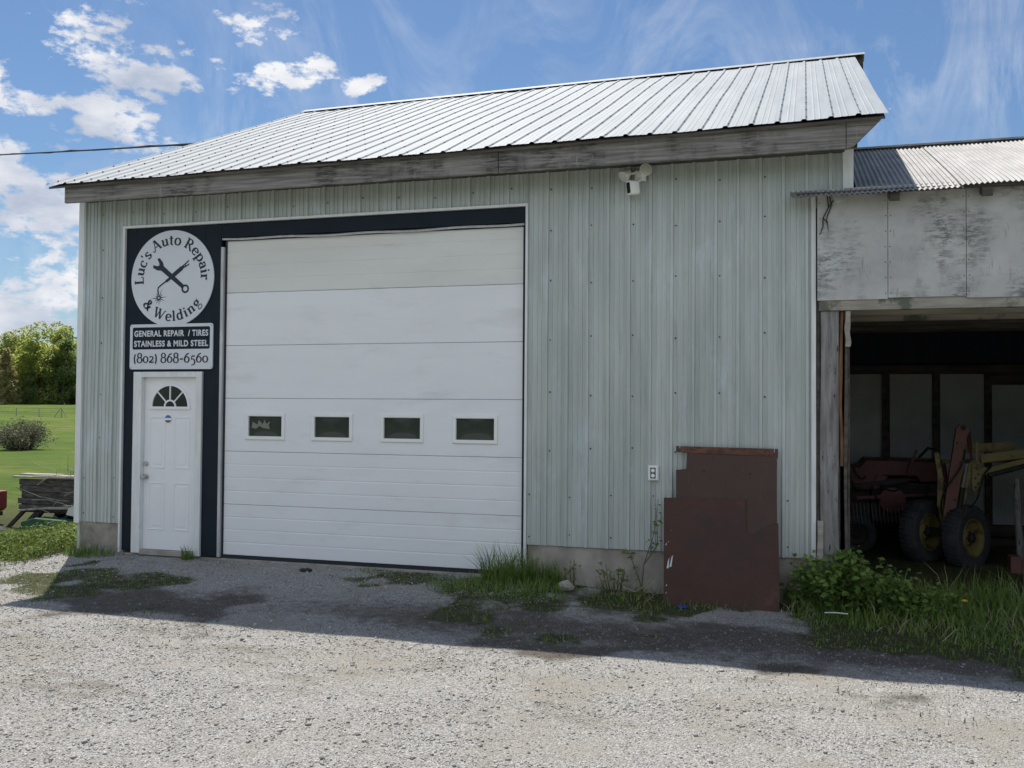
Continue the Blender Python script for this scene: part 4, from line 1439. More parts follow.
# scrap and dry vine below the shed eave
sp = thing('plastic_scrap', 'crumpled pale plastic scrap hanging below the left end of the shed eave', 'scrap', (6.93, -0.2, 3.83))
b = MB()
pts = [(6.87, -0.16, 3.90), (6.93, -0.20, 3.915), (7.0, -0.17, 3.90), (6.985, -0.22, 3.83), (6.93, -0.25, 3.80), (6.89, -0.21, 3.85), (6.95, -0.15, 3.84)]
b.add(pts, [(0, 1, 5), (1, 2, 3), (1, 3, 4), (1, 4, 5), (2, 6, 3), (0, 5, 6), (0, 6, 2), (0, 2, 1), (3, 6, 4), (4, 6, 5)])
b.build('crumpled_sheet', M['chalk'], sp)
vn = MB()
for path in ([(6.84, -0.15, 3.90), (6.85, -0.15, 3.78), (6.80, -0.15, 3.68), (6.80, -0.145, 3.60), (6.77, -0.14, 3.52)], [(6.86, -0.15, 3.89), (6.88, -0.15, 3.80), (6.84, -0.15, 3.70), (6.83, -0.145, 3.63)], [(6.80, -0.15, 3.68), (6.84, -0.15, 3.64), (6.85, -0.14, 3.55)], [(6.85, -0.15, 3.78), (6.89, -0.15, 3.84), (6.92, -0.15, 3.90)]):
    vn.tube(path, [0.006] * (len(path) - 1) + [0.003], 5)
tag(vn.build('dry_vine', M['darkmetal']), 'thin dark dry vine hanging on the first grey shed panel', 'vine')


# ------------------------------------------------------------------ machines in the shed
def wheel(parent, c, ax, R=0.40, W=0.20, rimc=M['yellow']):
    c, ax = Vector(c), Vector(ax).normalized()
    b = MB()
    prof = [(R * 0.58, -W * 0.40), (R * 0.72, -W * 0.5), (R * 0.90, -W * 0.48), (R * 0.985, -W * 0.32), (R, 0), (R * 0.985, W * 0.32), (R * 0.90, W * 0.48), (R * 0.72, W * 0.5), (R * 0.58, W * 0.40)]
    b.lathe(prof, c, ax, 40, 0, False)
    u = ax.cross(Vector((0, 0, 1))).normalized()
    v = ax.cross(u)
    for k in range(44):
        t = 2 * math.pi * k / 44
        d = u * math.cos(t) + v * math.sin(t)
        for sgn in (-1, 1):
            t2 = t + 0.07 * sgn
            d2 = u * math.cos(t2) + v * math.sin(t2)
            b.beam(c + d * (R * 0.995), c + d2 * (R * 0.965) + ax * (sgn * W * 0.40), 0.022, 0.022, 0, d)
    wh = bpy.data.objects.new('wheel', None)
    COL.objects.link(wh)
    wh.parent = parent
    b.build('tyre', M['tyre'], wh)
    b = MB()
    b.lathe([(R * 0.60, W * 0.36), (R * 0.585, W * 0.45), (R * 0.55, W * 0.42), (R * 0.52, W * 0.20), (R * 0.28, W * 0.12), (R * 0.22, W * 0.22), (0.0, W * 0.22)], c, ax, 32, 0, False)
    b.lathe([(R * 0.60, -W * 0.36), (R * 0.52, -W * 0.2), (0.0, -W * 0.1)], c, ax, 24, 0, False)
    b.build('rim', rimc, wh)
    b = MB()
    b.lathe([(R * 0.15, W * 0.2), (R * 0.15, W * 0.36), (R * 0.09, W * 0.46), (0, W * 0.46)], c, ax, 16)
    for k in range(5):
        t = 2 * math.pi * k / 5
        b.lathe([(0.012, 0), (0.012, 0.02), (0, 0.022)], c + (u * math.cos(t) + v * math.sin(t)) * R * 0.2 + ax * W * 0.21, ax, 8)
    b.build('hub', M['darkmetal'], wh)
    return wh


imp = thing('farm_implement', 'yellow farm implement on two small tyres with upright faded red arm inside the shed', 'farm machine', (8.45, 3.1, -0.13))
ax = (0.80, -0.62, 0.05)
wheel(imp, (8.53, 3.0, 0.245), ax, 0.40, 0.23)
wheel(imp, (8.07, 3.25, 0.27), ax, 0.40, 0.23)
b = MB()
b.beam((8.04, 3.35, 0.30), (8.55, 2.98, 0.26), 0.07, 0.07)
b.beam((8.30, 3.12, 0.28), (8.34, 3.10, 0.62), 0.10, 0.10)
b.lathe([(0.05, -0.06), (0.05, 0.06)], (8.30, 2.98, 0.36), (0.8, -0.6, 0), 14)
b.build('axle', M['darkmetal'], imp)
b = MB()
b.beam((8.30, 2.95, 0.33), (8.475, 2.95, 1.56), 0.135, 0.09, up=(0, 1, 0))
b.lathe([(0.075, -0.05), (0.075, 0.05)], (8.48, 2.95, 1.56), (0, -1, 0), 18)
b.build('upright_arm', M['pink'], imp)
for r_, h_, c_ in ((0.032, 0.02, (8.49, 2.90, 1.60)), (0.028, 0.05, (8.30, 2.905, 0.38)), (0.024, 0.05, (8.36, 2.905, 0.30))):
    b = MB()
    b.lathe([(r_, 0), (r_, h_), (0, h_ + 0.004)], c_, (0, -1, 0), 12)
    b.build('pivot_pin', M['darkmetal'], imp)
b = MB()
b.tube([(8.545, 2.93, 1.55), (8.56, 2.93, 1.40), (8.58, 2.93, 1.22)], [0.03, 0.022, 0.012], 8)
b.build('red_lever', M['red'], imp)
b = MB()
b.beam((8.20, 3.05, 1.28), (8.245, 3.05, 0.98), 0.055, 0.05, up=(0, 1, 0))
b.beam((8.245, 3.05, 0.98), (8.24, 3.05, 0.62), 0.07, 0.05, up=(0, 1, 0))
b.beam((8.24, 3.05, 0.62), (8.29, 3.08, 0.35), 0.06, 0.05, up=(0, 1, 0))
b.build('side_strut', M['yellow'], imp)
b = MB()
for p, q in zip([(8.64, 3.0, 1.18), (8.56, 3.0, 1.08), (8.52, 3.0, 0.95), (8.49, 3.0, 0.75), (8.44, 3.0, 0.58)], [(8.555, 3.0, 1.085), (8.52, 3.0, 0.95), (8.49, 3.0, 0.75), (8.44, 3.0, 0.58), (8.40, 3.0, 0.40)]):
    b.beam(p, q, 0.085, 0.05, up=(0, 1, 0))
b.build('curved_arm', M['yellow'], imp)
b = MB()
pl = [(8.59, 1.16), (8.62, 1.20), (8.67, 1.20), (8.69, 1.12), (8.68, 0.85), (8.655, 0.80), (8.615, 0.80), (8.59, 0.85)]
b.prism(pl, 2.93, 2.945)
for z, dx in ((1.10, 0), (1.03, 0.02), (0.98, -0.015), (0.92, 0.02), (0.87, -0.015), (0.84, 0.015)):
    b.lathe([(0.014, 0), (0.014, 0.002)], (8.64 + dx, 2.93, z), (0, -1, 0), 8, 1)
b.prism([(8.63, 1.2), (8.66, 1.2), (8.655, 1.42), (8.64, 1.44)], 2.95, 2.965)
b.build('perforated_plate', [M['yellow'], M['black']], imp)
b = MB()
b.beam((8.70, 3.02, 1.22), (9.9, 3.02, 1.40), 0.05, 0.105, up=(0, 0, 1))
b.build('upper_beam', M['yellow'], imp)
b = MB()
b.beam((8.72, 3.0, 1.06), (9.9, 3.0, 1.43), 0.05, 0.06, up=(0, 0, 1))
b.lathe([(0.05, 0), (0.05, 0.06)], (8.73, 3.03, 1.07), (0, -1, 0), 14)
b.build('lower_beam', M['yellow'], imp)
b = MB()
b.beam((8.45, 3.3, 1.32), (9.12, 3.3, 1.37), 0.05, 0.11, up=(0, 0, 1))
b.beam((8.30, 3.35, 1.16), (9.3, 3.35, 1.20), 0.05, 0.05, up=(0, 0, 1))
b.build('rear_beam', M['yellow'], imp)
b = MB()
b.tube([(8.19, 3.05, 1.28), (8.20, 3.05, 1.34), (8.24, 3.04, 1.38)], 0.022, 8)
b.tube([(8.22, 3.05, 1.31), (8.12, 3.2, 1.33), (8.02, 3.3, 1.20)], 0.016, 6)
b.build('hydraulic_hose', M['black'], imp)

rm = thing('red_hay_machine', 'dark red low machine standing behind the yellow implement in the shed', 'farm machine', (7.75, 4.1, -0.13))
b = MB()
pr = [(7.12, 0.72), (7.12, 0.98), (7.20, 1.02), (7.34, 1.04), (7.42, 1.14), (8.42, 1.13), (8.45, 0.86), (8.10, 0.84), (8.05, 0.92), (7.66, 0.92), (7.60, 0.74), (7.50, 0.72)]
b.prism(pr, 3.9, 4.75)
b.build('hood', M['red'], rm, 0.02)
b = MB()
b.box(7.50, 8.42, 4.0, 4.7, 0.30, 0.83)
b.box(7.14, 7.48, 4.05, 4.7, 0.20, 0.71)
b.build('works', M['darkmetal'], rm)
b = MB()
for i in range(5):
    b.box(7.54, 8.38, 3.975, 3.998, 0.42 + i * 0.11, 0.445 + i * 0.11)
b.beam((7.2, 3.85, 0.76), (7.95, 3.85, 0.88), 0.04, 0.06)
b.build('side_bars', M['darkmetal'], rm)
b = MB()
b.prism([(7.50, 0.74), (7.62, 0.80), (7.70, 0.92), (7.56, 0.93)], 3.86, 3.895)
b.build('side_flap', M['red'], rm)
for x in (7.30, 8.15):
    wheel(rm, (x, 3.95, 0.12), (0.05, -1, 0), 0.26, 0.14, M['darkmetal'])

# clutter on the machines
b = MB()
g = np.random.default_rng(301)
for k in range(26):
    x0 = 7.2 + 0.048 * k
    b.tube([(x0, 3.86, 0.55), (x0 + 0.01, 3.80, 0.40), (x0 + 0.03, 3.82, 0.25 + 0.03 * g.random())], [0.007, 0.006, 0.004], 5)
b.build('tines', M['steel'], rm)
for k in range(6):
    p = Vector((g.uniform(7.2, 8.3), 3.84, g.uniform(0.75, 1.05)))
    q = p + Vector((g.uniform(-0.35, 0.35), g.uniform(-0.05, 0.02), g.uniform(-0.45, 0.1)))
    m_ = (p + q) / 2 + Vector((0, -0.08, -0.14))
    MB().tube([p * (1 - t) ** 2 + m_ * 2 * t * (1 - t) + q * t * t for t in np.linspace(0, 1, 11)], 0.012, 6).build('hose', M['black'], rm)
b = MB()
b.lathe([(0.17, -0.02), (0.17, 0.02), (0.06, 0.03), (0.0, 0.03)], (7.75, 3.86, 0.60), (0, -1, 0), 24)
b.beam((7.30, 3.84, 0.62), (8.30, 3.84, 0.70), 0.035, 0.045)
b.beam((7.95, 3.83, 0.98), (8.05, 3.83, 1.28), 0.03, 0.03)
b.build('drive_guard', M['red'], rm)
for p, q in (((8.78, 2.96, 1.02), (9.55, 2.96, 1.26)), ((8.42, 2.90, 0.52), (8.53, 2.90, 1.15))):
    b = MB()
    p, q = Vector(p), Vector(q)
    m_ = p.lerp(q, 0.55)
    b.tube([p, m_], 0.030, 10)
    b.build('hydraulic_cylinder', M['darkmetal'], imp)
    b = MB()
    b.tube([m_, q], 0.014, 8)
    b.build('piston_rod', M['steel'], imp)
for c0, c1, c2, c3 in (((8.27, 2.93, 0.45), (8.10, 2.75, 0.9), (8.52, 2.78, 1.0), (8.50, 2.92, 1.35)), ((8.48, 2.93, 0.60), (8.72, 2.80, 0.65), (8.60, 2.80, 1.0), (8.80, 2.95, 1.12))):
    c0, c1, c2, c3 = map(Vector, (c0, c1, c2, c3))
    pts = [c0 * (1 - t) ** 3 + c1 * 3 * t * (1 - t) ** 2 + c2 * 3 * t * t * (1 - t) + c3 * t ** 3 for t in np.linspace(0, 1, 15)]
    MB().tube(pts, 0.011, 6).build('hydraulic_hose', M['black'], imp)
for k in range(5):
    b = MB()
    u_ = 0.12 + 0.19 * k
    b.lathe([(0.013, 0), (0.013, 0.010), (0.0, 0.012)], (8.30 + 0.175 * u_ + (0.035 if k % 2 else -0.035), 2.905, 0.33 + 1.23 * u_), (0, -1, 0), 6)
    b.build('bolt', M['darkmetal'], imp)
pp = MB()
pp.tube([(9.10, 3.0, 0.98), (9.09, 2.95, 0.75), (9.09, 2.9, 0.45), (9.11, 2.85, 0.10), (9.12, 2.84, -0.14)], [0.035, 0.045, 0.04, 0.05, 0.05], 10)
tag(pp.build('steel_pole', M['greywood']), 'grey upright pole standing right of the implement in the shed', 'pole')
bl = MB()
bl.box(8.94, 9.06, 2.55, 2.75, -0.16, 0.10)
bl.box(9.07, 9.16, 2.60, 2.72, -0.16, 0.04)
tag(bl.build('brick_block', M['pink'], None, 0.01), 'reddish broken block on the shed floor beside the grey pole', 'block')


# ------------------------------------------------------------------ plants
def leaves(P, size, seed, up=0.5, aspect=0.55):
    """diamond leaves at points P; returns vertices and triangles"""
    g = np.random.default_rng(seed)
    n = len(P)
    d = g.normal(size=(n, 3)); d[:, 2] = d[:, 2] * 0.5; d /= np.linalg.norm(d, axis=1)[:, None]
    nn = g.normal(size=(n, 3)); nn[:, 2] = np.abs(nn[:, 2]) + up * 2; nn -= (nn * d).sum(1)[:, None] * d; nn /= np.linalg.norm(nn, axis=1)[:, None]
    s = np.cross(d, nn)
    sz = size * g.uniform(0.6, 1.35, n)[:, None]
    V = np.empty((n, 4, 3))
    V[:, 0] = P - d * sz * 0.5
    V[:, 1] = P + s * sz * aspect * 0.5 + nn * sz * 0.06
    V[:, 2] = P + d * sz * 0.5 - nn * sz * 0.12
    V[:, 3] = P - s * sz * aspect * 0.5 + nn * sz * 0.06
    F = (np.arange(n) * 4)[:, None, None] + np.array([[0, 1, 2], [0, 2, 3]])[None]
    return V.reshape(-1, 3), F.reshape(-1, 3)


def blades(x, y, h, wdt, seed, lean_=0.45, z=None):
    g = np.random.default_rng(seed)
    n = len(x)
    z = gz(x, y) - 0.01 if z is None else z
    a = g.uniform(0, 2 * math.pi, n)
    ln = lean_ * g.uniform(0.2, 1.3, n)
    d = np.stack([np.cos(a), np.sin(a)], 1)
    f = g.uniform(0, math.pi, n)
    s = np.stack([np.cos(f), np.sin(f)], 1)
    V = np.empty((n, 5, 3))
    B = np.stack([x, y, z], 1)
    for k, (t, wk) in enumerate(((0, 1), (0, -1), (0.55, 0.8), (0.55, -0.8), (1, 0))):
        c = B.copy()
        c[:, :2] += d * (ln * h * t ** 1.8)[:, None] + s * (wdt * wk * 0.5)[:, None]
        c[:, 2] += h * (t - 0.25 * ln * t ** 2)
        V[:, k] = c
    F = (np.arange(n) * 5)[:, None, None] + np.array([[0, 1, 3], [0, 3, 2], [2, 3, 4]])[None]
    return V.reshape(-1, 3), F.reshape(-1, 3)


def merge(parts):
    Vs, Fs, o = [], [], 0
    for V, F in parts:
        Vs.append(V)
        Fs.append(F + o)
        o += len(V)
    return np.concatenate(Vs), np.concatenate(Fs)


def clump(cx, cy, rad, n, h, wd, seed, lean_=0.6):
    g = np.random.default_rng(seed)
    r = rad * np.sqrt(g.random(n))
    a = g.uniform(0, 2 * math.pi, n)
    return blades(cx + r * np.cos(a), cy + 0.6 * r * np.sin(a), h * (0.3 + 0.8 * g.random(n) ** 1.4), wd * g.uniform(0.6, 1.3, n), seed + 1, lean_)


# short grass and weeds growing in the yard: one stuff object for green, one for dull
g = np.random.default_rng(31)
n = 42000
x, y = g.uniform(-4.5, 11.5, n), g.uniform(-3.6, 1.4, n)
k = g.random(n) < grassiness(x, y) ** 1.5 * (0.35 + 0.9 * fbm(x, y, 1.8)) * ((x > -2.0) | (y < -0.2))
k &= ~((y > 0.35) & (x > 6.5))
k &= ~((y > -0.06) & (x > -2.1) & (x < 6.98))
x, y = x[k], y[k]
tall = 0.05 + 0.22 * smooth(-1.1, 0.0, y) * smooth(6.4, 7.2, x) + 0.05 * smooth(-1.0, -0.1, y) * smooth(2.6, 3.4, x)
h = tall * g.uniform(0.4, 1.35, len(x)) * (0.5 + fbm(x + 1, y, 2.0))
V1 = blades(x, y, h, 0.006 + 0.010 * g.random(len(x)), 32)
n2 = 15000
x, y = g.uniform(6.5, 11.5, n2), g.uniform(-2.1, 1.2, n2)
kk = (y < 0.1 + 0.3 * g.random(n2)) & (g.random(n2) < (0.3 + 0.7 * grassiness(x, y)) * smooth(-1.5, -0.6, y + 0.25 * (x - 7.5)) * (0.3 + fbm(x, y, 2.2)))
x, y = x[kk], y[kk]
V2 = blades(x, y, (0.06 + 0.22 * smooth(-1.3, 0.3, y) * (0.4 + 1.2 * fbm(x + 5, y + 2, 2.6))) * g.uniform(0.35, 1.35, len(x)), 0.008 + 0.008 * g.random(len(x)), 33, 0.55)
go = fast_mesh('grass', *merge([V1, V2]), M['grass'])
go['kind'] = 'stuff'
tag(go, 'short green grass along the building foot and before the shed', 'grass')
n = 9000
x, y = g.uniform(-3.5, 9.5, n), g.uniform(-3.4, -0.1, n)
k = g.random(n) < 0.55 * smooth(0.40, 0.65, fbm(x + 4, y + 9, 0.8)) + 0.25 * dirt_and_shade(x, y) * fbm(x, y, 3)
x, y = x[k], y[k]
d1 = blades(x, y, 0.035 * g.uniform(0.4, 1.4, len(x)), 0.005 + 0.006 * g.random(len(x)), 35, 0.9)
x2, y2 = g.uniform(6.9, 9.5, 90), g.uniform(-0.1, 0.7, 90)
gd_ = fast_mesh('weedy_stubble', *d1, M['grassdull'])
gd_['kind'] = 'stuff'
tag(gd_, 'sparse dull stubble and moss on the shaded gravel', 'weeds')
st = fast_mesh('dry_straw', *merge([blades(x2, y2, g.uniform(0.18, 0.5, 90), 0.006 + 0.006 * g.random(90), 36, 0.7), clump(6.6, -0.55, 0.25, 26, 0.2, 0.008, 77, 1.3), clump(7.9, -0.7, 0.9, 130, 0.26, 0.007, 81, 1.2), clump(8.8, -0.5, 0.8, 110, 0.30, 0.007, 82, 1.1), clump(3.6, -0.4, 0.6, 70, 0.22, 0.006, 83, 1.3), clump(5.0, -0.3, 0.3, 20, 0.22, 0.007, 78, 1.4)]), M['straw'])
st['kind'] = 'stuff'
tag(st, 'dry tan straw stalks mixed into the grass and at the mouth of the shed', 'straw')

# separate grass tufts
for i, (cx, cy, rad, nb, hh, lab) in enumerate((
        (3.62, -0.22, 0.28, 330, 0.46, 'tall dense green grass tuft at the right jamb of the garage door'),
        (4.0, -0.18, 0.22, 230, 0.32, 'grass tuft against the concrete foundation right of the garage door'),
        (3.30, -0.60, 0.46, 190, 0.16, 'low spreading grass patch in front of the garage door corner'),
        (3.95, -0.72, 0.42, 190, 0.19, 'low grass patch on the gravel before the concrete foundation'),
        (-0.40, -0.13, 0.10, 60, 0.22, 'small grass tuft at the right foot of the entry door frame'),
        (-1.75, -0.22, 0.34, 260, 0.17, 'grass tuft at the foot of the left concrete corner'),
        (2.05, -0.14, 0.20, 60, 0.07, 'tiny grass tuft below the middle of the garage door'))):
    o = fast_mesh('grass_tuft', *clump(cx, cy, rad, nb, hh, 0.011, 100 + i * 3), M['grass'])
    tag(o, lab, 'grass tuft', 'grass tufts by the garage')


def leafy_plant(name, label, cat, pts_stem, nleaf, size, spread, seed, lm, group=None, up=0.5):
    """stems given as polylines; leaves cluster round their upper parts"""
    g = np.random.default_rng(seed)
    base = pts_stem[0][0]
    t = thing(name, label, cat, base, group)
    b = MB()
    P = []
    for s in pts_stem:
        b.tube(s, [0.007 * (1 - 0.7 * i / (len(s) - 1)) for i in range(len(s))], 5)
        s = np.array(s, float)
        for k in range(nleaf):
            u = (0.25 + 0.75 * g.random() ** 0.8) * (len(s) - 1)
            i = min(int(u), len(s) - 2)
            P.append(s[i] + (s[i + 1] - s[i]) * (u - i) + g.normal(size=3) * spread)
    b.build('stem', M['stem'], t)
    fast_mesh('leaf', *leaves(np.array(P), size, seed + 1, up, 0.75), lm, t)
    for c in t.children:
        if c.name.startswith('leaf'):
            c.name = 'foliage'
    return t


def fan_stems(cx, cy, n, rad, h, seed):
    g = np.random.default_rng(seed)
    o = []
    z0 = float(gz(cx, cy))
    for k in range(n):
        a, r = g.uniform(0, 2 * math.pi), rad * math.sqrt(g.random())
        hh = h * g.uniform(0.55, 1.0) * (1 - 0.35 * r / rad)
        ex, ey = cx + r * math.cos(a), cy + 0.65 * r * math.sin(a)
        o.append([(cx + 0.5 * (ex - cx), cy + 0.5 * (ey - cy), z0 - 0.02), (cx + 0.8 * (ex - cx), cy + 0.8 * (ey - cy), z0 + hh * 0.5), (ex, ey, z0 + hh)])
    return o


leafy_plant('leafy_weed', 'bushy leafy green weed at the left corner post of the shed', 'weed', fan_stems(6.98, -0.38, 40, 0.48, 0.74, 5), 40, 0.064, 0.05, 6, M['leaf_bush'])
leafy_plant('leafy_weed', 'lower leafy weed spreading right of the bushy one before the shed', 'weed', fan_stems(7.55, -0.42, 30, 0.46, 0.46, 8), 30, 0.052, 0.05, 9, M['leaf_bush'])
leafy_plant('leafy_weed', 'small leafy weed against the concrete right of the rusty sheets', 'weed', fan_stems(6.60, -0.16, 10, 0.2, 0.34, 18), 12, 0.06, 0.04, 19, M['leaf_bush'])
leafy_plant('leafy_weed', 'thin young weed against the concrete between grass tuft and rusty sheets', 'weed', fan_stems(4.75, -0.14, 8, 0.20, 0.42, 14), 7, 0.05, 0.03, 15, M['leaf_mid'])
leafy_plant('leafy_weed', 'small weed beside the grass tuft against the concrete foundation', 'weed', fan_stems(4.30, -0.14, 5, 0.12, 0.34, 24), 6, 0.045, 0.025, 25, M['leaf_mid'])
leafy_plant('sapling', 'spindly sapling with few leaves growing at the left edge of the rusty sheets', 'sapling',
            [[(5.02, -0.12, -0.12), (5.05, -0.14, 0.2), (5.15, -0.16, 0.5), (5.20, -0.15, 0.88)], [(5.06, -0.14, -0.12), (4.98, -0.12, 0.10), (4.92, -0.10, 0.24), (4.86, -0.10, 0.36)], [(5.05, -0.14, 0.2), (5.20, -0.2, 0.42), (5.19, -0.2, 0.72)]],
            11, 0.055, 0.028, 41, M['leaf_mid'])

# weedy bank left of the garage
g = np.random.default_rng(51)
n = 40000
x, y = g.uniform(-8.5, -2.12, n), g.uniform(-1.3, 3.2, n)
top = (0.07 + 0.42 * smooth(-1.0, 0.1, y) * (0.35 + 0.65 * smooth(-4.4, -2.5, x)) * smooth(0.15, 0.85, 0.6 * fbm(x, y, 1.1) + 0.4 * fbm(x, y, 4.0))) * (1 - 0.4 * smooth(1.2, 2.8, y))
k = g.random(n) < smooth(-1.15, -0.55, y + 0.7 * (fbm(x, y, 1.5) - 0.5))
x, y, top = x[k], y[k], top[k]
z = gz(x, y) + top * g.random(len(x)) ** 0.6
wd_ = leaves(np.stack([x, y, z], 1), 0.048, 52, 0.5, 0.55)
n = 4500
x, y = g.uniform(-8.5, -2.1, n), g.uniform(-1.3, 2.8, n)
k = g.random(n) < smooth(-1.25, -0.7, y + 0.8 * (fbm(x, y, 1.5) - 0.5))
wb = blades(x[k], y[k], g.uniform(0.08, 0.28, k.sum()), 0.008 + 0.008 * g.random(k.sum()), 53)
bank = fast_mesh('bank_weeds', *merge([wd_, wb]), M['leaf_weed'])
bank['kind'] = 'stuff'
tag(bank, 'sunlit yellow green weeds covering the bank left of the garage', 'weeds')

# dandelion
dn = thing('dandelion', 'single yellow dandelion in the grass before the shed', 'flower', (7.98, -0.62, float(gz(7.98, -0.62))))
b = MB()
zb = float(gz(7.98, -0.62))
b.tube([(7.98, -0.62, zb), (7.985, -0.63, zb + 0.22)], 0.003, 5)
b.build('stem', M['stem'], dn)
b = MB()
for k in range(22):
    a = 2 * math.pi * k / 22
    for r, dz in ((0.028, 0.0), (0.018, 0.008)):
        b.beam((7.985, -0.63, zb + 0.222), (7.985 + r * math.cos(a), -0.63 + r * math.sin(a), zb + 0.228 + dz), 0.006, 0.002)
b.build('bloom', M['dandelion'], dn)


# stones and scraps
def rock(name, label, c, r, seed, m, cat='stone'):
    g = np.random.default_rng(seed)
    b = MB()
    n = 9
    vs, fs = [], []
    for i in range(1, 6):
        ph = math.pi * i / 6
        for k in range(n):
            th = 2 * math.pi * k / n
            rr = 1 + 0.35 * (g.random() - 0.5)
            vs.append((c[0] + r[0] * rr * math.sin(ph) * math.cos(th), c[1] + r[1] * rr * math.sin(ph) * math.sin(th), c[2] + r[2] * rr * math.cos(ph)))
    for i in range(4):
        fs += [(i * n + k, (i + 1) * n + k, (i + 1) * n + (k + 1) % n, i * n + (k + 1) % n) for k in range(n)]
    fs += [tuple(range(n)), tuple(range(5 * n - 1, 4 * n - 1, -1))]
    b.add(vs, fs)
    return tag(b.build(name, m), label, cat)


rock('stone', 'pale rounded stone on the gravel right of the grass tufts', (4.28, -0.33, float(gz(4.28, -0.33)) + 0.035), (0.085, 0.06, 0.06), 3, M['stone'])
rock('stone', 'flat dark stone lying at the shaded gravel before the garage door', (1.28, -0.32, float(gz(1.28, -0.32)) + 0.01), (0.08, 0.05, 0.025), 4, M['darkmetal'])
rock('plastic_scrap', 'bright blue crumpled scrap at the bottom edge of the rusty sheets', (5.50, -0.62, float(gz(5.5, -0.62)) + 0.015), (0.055, 0.035, 0.02), 5, M['blue'], 'scrap')
b = MB()
b.tube([(6.80, -0.78, float(gz(6.8, -0.78)) + 0.08), (6.90, -0.79, float(gz(6.9, -0.79)) + 0.09), (7.0, -0.80, float(gz(7.0, -0.8)) + 0.085)], 0.006, 6)
tag(b.build('stick', M['chalk']), 'short pale stick lying in the weeds before the shed', 'stick')
b = MB()
b.tube([(4.78, -0.16, 0.10), (4.86, -0.20, -0.03), (4.98, -0.24, -0.06), (5.10, -0.26, 0.02), (5.17, -0.28, 0.10)], 0.007, 6)
tag(b.build('stick', M['straw']), 'curved tan twig beside the left edge of the rusty sheets', 'stick')

# ------------------------------------------------------------------ wagon and machines at the far left
wag = thing('wood_wagon', 'weathered dark board wagon body heaped with branches behind the left corner of the garage', 'wagon', (-6.0, 4.0, -0.6))
WY = 4.0
b = MB()
g = np.random.default_rng(61)
zt = 0.50
for i in range(5):
    z0 = -0.10 + i * 0.115
    yo = g.uniform(-0.06, 0.05)
    b.box(-6.90 + g.uniform(-0.12, 0.06), -4.2, WY + yo, WY + yo + 0.05, z0 + g.uniform(-0.008, 0.004), z0 + 0.100)
b.box(-6.90, -6.85, WY + 0.06, WY + 1.5, -0.10, 0.42)
b.box(-6.9, -4.2, WY + 1.5, WY + 1.55, -0.10, 0.42)
b.box(-6.9, -4.2, WY + 0.06, WY + 1.5, -0.14, -0.10)
b.build('side_boards', mat('sooty_boards', (0.03, 0.027, 0.024), (0.14, 0.125, 0.11), 0.9, 0, 5, (1.2, 1, 5), 0.5, 30), wag)
b = MB()
b.box(-7.0, -4.2, WY - 0.06, WY + 0.03, 0.485, 0.515)
b.box(-6.6, -4.2, WY - 0.02, WY + 0.2, 0.517, 0.535)
b.box(-6.95, -6.1, WY + 0.05, WY + 0.25, 0.516, 0.55)
b.build('top_rail', M['palewood'], wag, 0.008)
b = MB()
b.tube([(-6.85, WY - 0.06, -0.10), (-6.2, WY - 0.07, -0.04), (-5.6, WY - 0.06, -0.02), (-5.0, WY - 0.05, 0.06)], [0.018, 0.024, 0.03, 0.05], 8)
b.build('pale_log', M['palewood'], wag)
b = MB()
for i in range(15):
    x0 = g.uniform(-6.9, -5.2)
    z0 = g.uniform(-0.02, 0.4)
    a = g.uniform(-0.7, 0.7)
    l = g.uniform(0.4, 1.3)
    b.tube([(x0, WY - 0.04 - 0.06 * g.random(), z0), (x0 + l * 0.5 * math.cos(a), WY - 0.12, z0 + 0.5 * l * math.sin(a) * 0.6 + g.uniform(-0.05, 0.05)), (x0 + l * math.cos(a), WY - 0.10, z0 + l * math.sin(a) * 0.6)], [0.009, 0.007, 0.003], 5)
for i in range(9):
    x0 = g.uniform(-6.2, -4.9)
    b.tube([(x0, WY + 0.1, 0.42), (x0 + g.uniform(-0.25, 0.25), WY + 0.05, 0.62), (x0 + g.uniform(-0.6, 0.5), WY, g.uniform(0.6, 0.95))], [0.009, 0.006, 0.003], 5)
b.build('branches', M['palewood'], wag)
b = MB()
b.prism([(-5.55, -0.10), (-5.25, -0.14), (-4.95, -0.10), (-4.9, 0.05), (-5.05, 0.12), (-5.3, 0.06), (-5.5, 0.02)], WY - 0.35, WY - 0.14)
b.build('pale_sack', M['chalk'], wag)
b = MB()
for i in range(7):
    x0 = -6.6 + 0.32 * i
    b.beam((x0, WY - 0.1, -0.5 + 0.05 * (i % 3)), (x0 + g.uniform(0.2, 0.6), WY - 0.1, g.uniform(-0.3, -0.1)), 0.03, 0.04)
b.build('frame_rods', M['darkmetal'], wag)
b = MB()
for x0, x1 in ((-7.25, -6.75), (-6.95, -6.45), (-6.75, -6.35)):
    b.beam((x0, WY - 0.02, -0.55), (x1, WY - 0.02, -0.10), 0.05, 0.06)
b.beam((-7.2, WY, -0.50), (-4.2, WY, -0.46), 0.06, 0.08)
b.build('frame', M['darkmetal'], wag)
for x in (-6.3, -4.6):
    wheel(wag, (x, WY + 0.5, -0.35), (0, -1, 0), 0.26, 0.15, M['darkmetal'])
gb = thing('green_machine', 'dark green machine housing half hidden under the board wagon', 'machine', (-5.9, 3.6, -0.6))
MB().prism([(-6.45, -0.45), (-5.3, -0.45), (-5.3, -0.20), (-6.15, -0.17), (-6.42, -0.24)], 3.55, 3.85).build('housing', M['green'], gb, 0.02)
MB().box(-6.35, -5.4, 3.6, 3.8, -0.62, -0.455).build('skid', M['darkmetal'], gb)
rt = thing('red_trailer', 'red metal trailer body cut by the left edge of the photo', 'trailer', (-8.5, 3.9, -0.65))
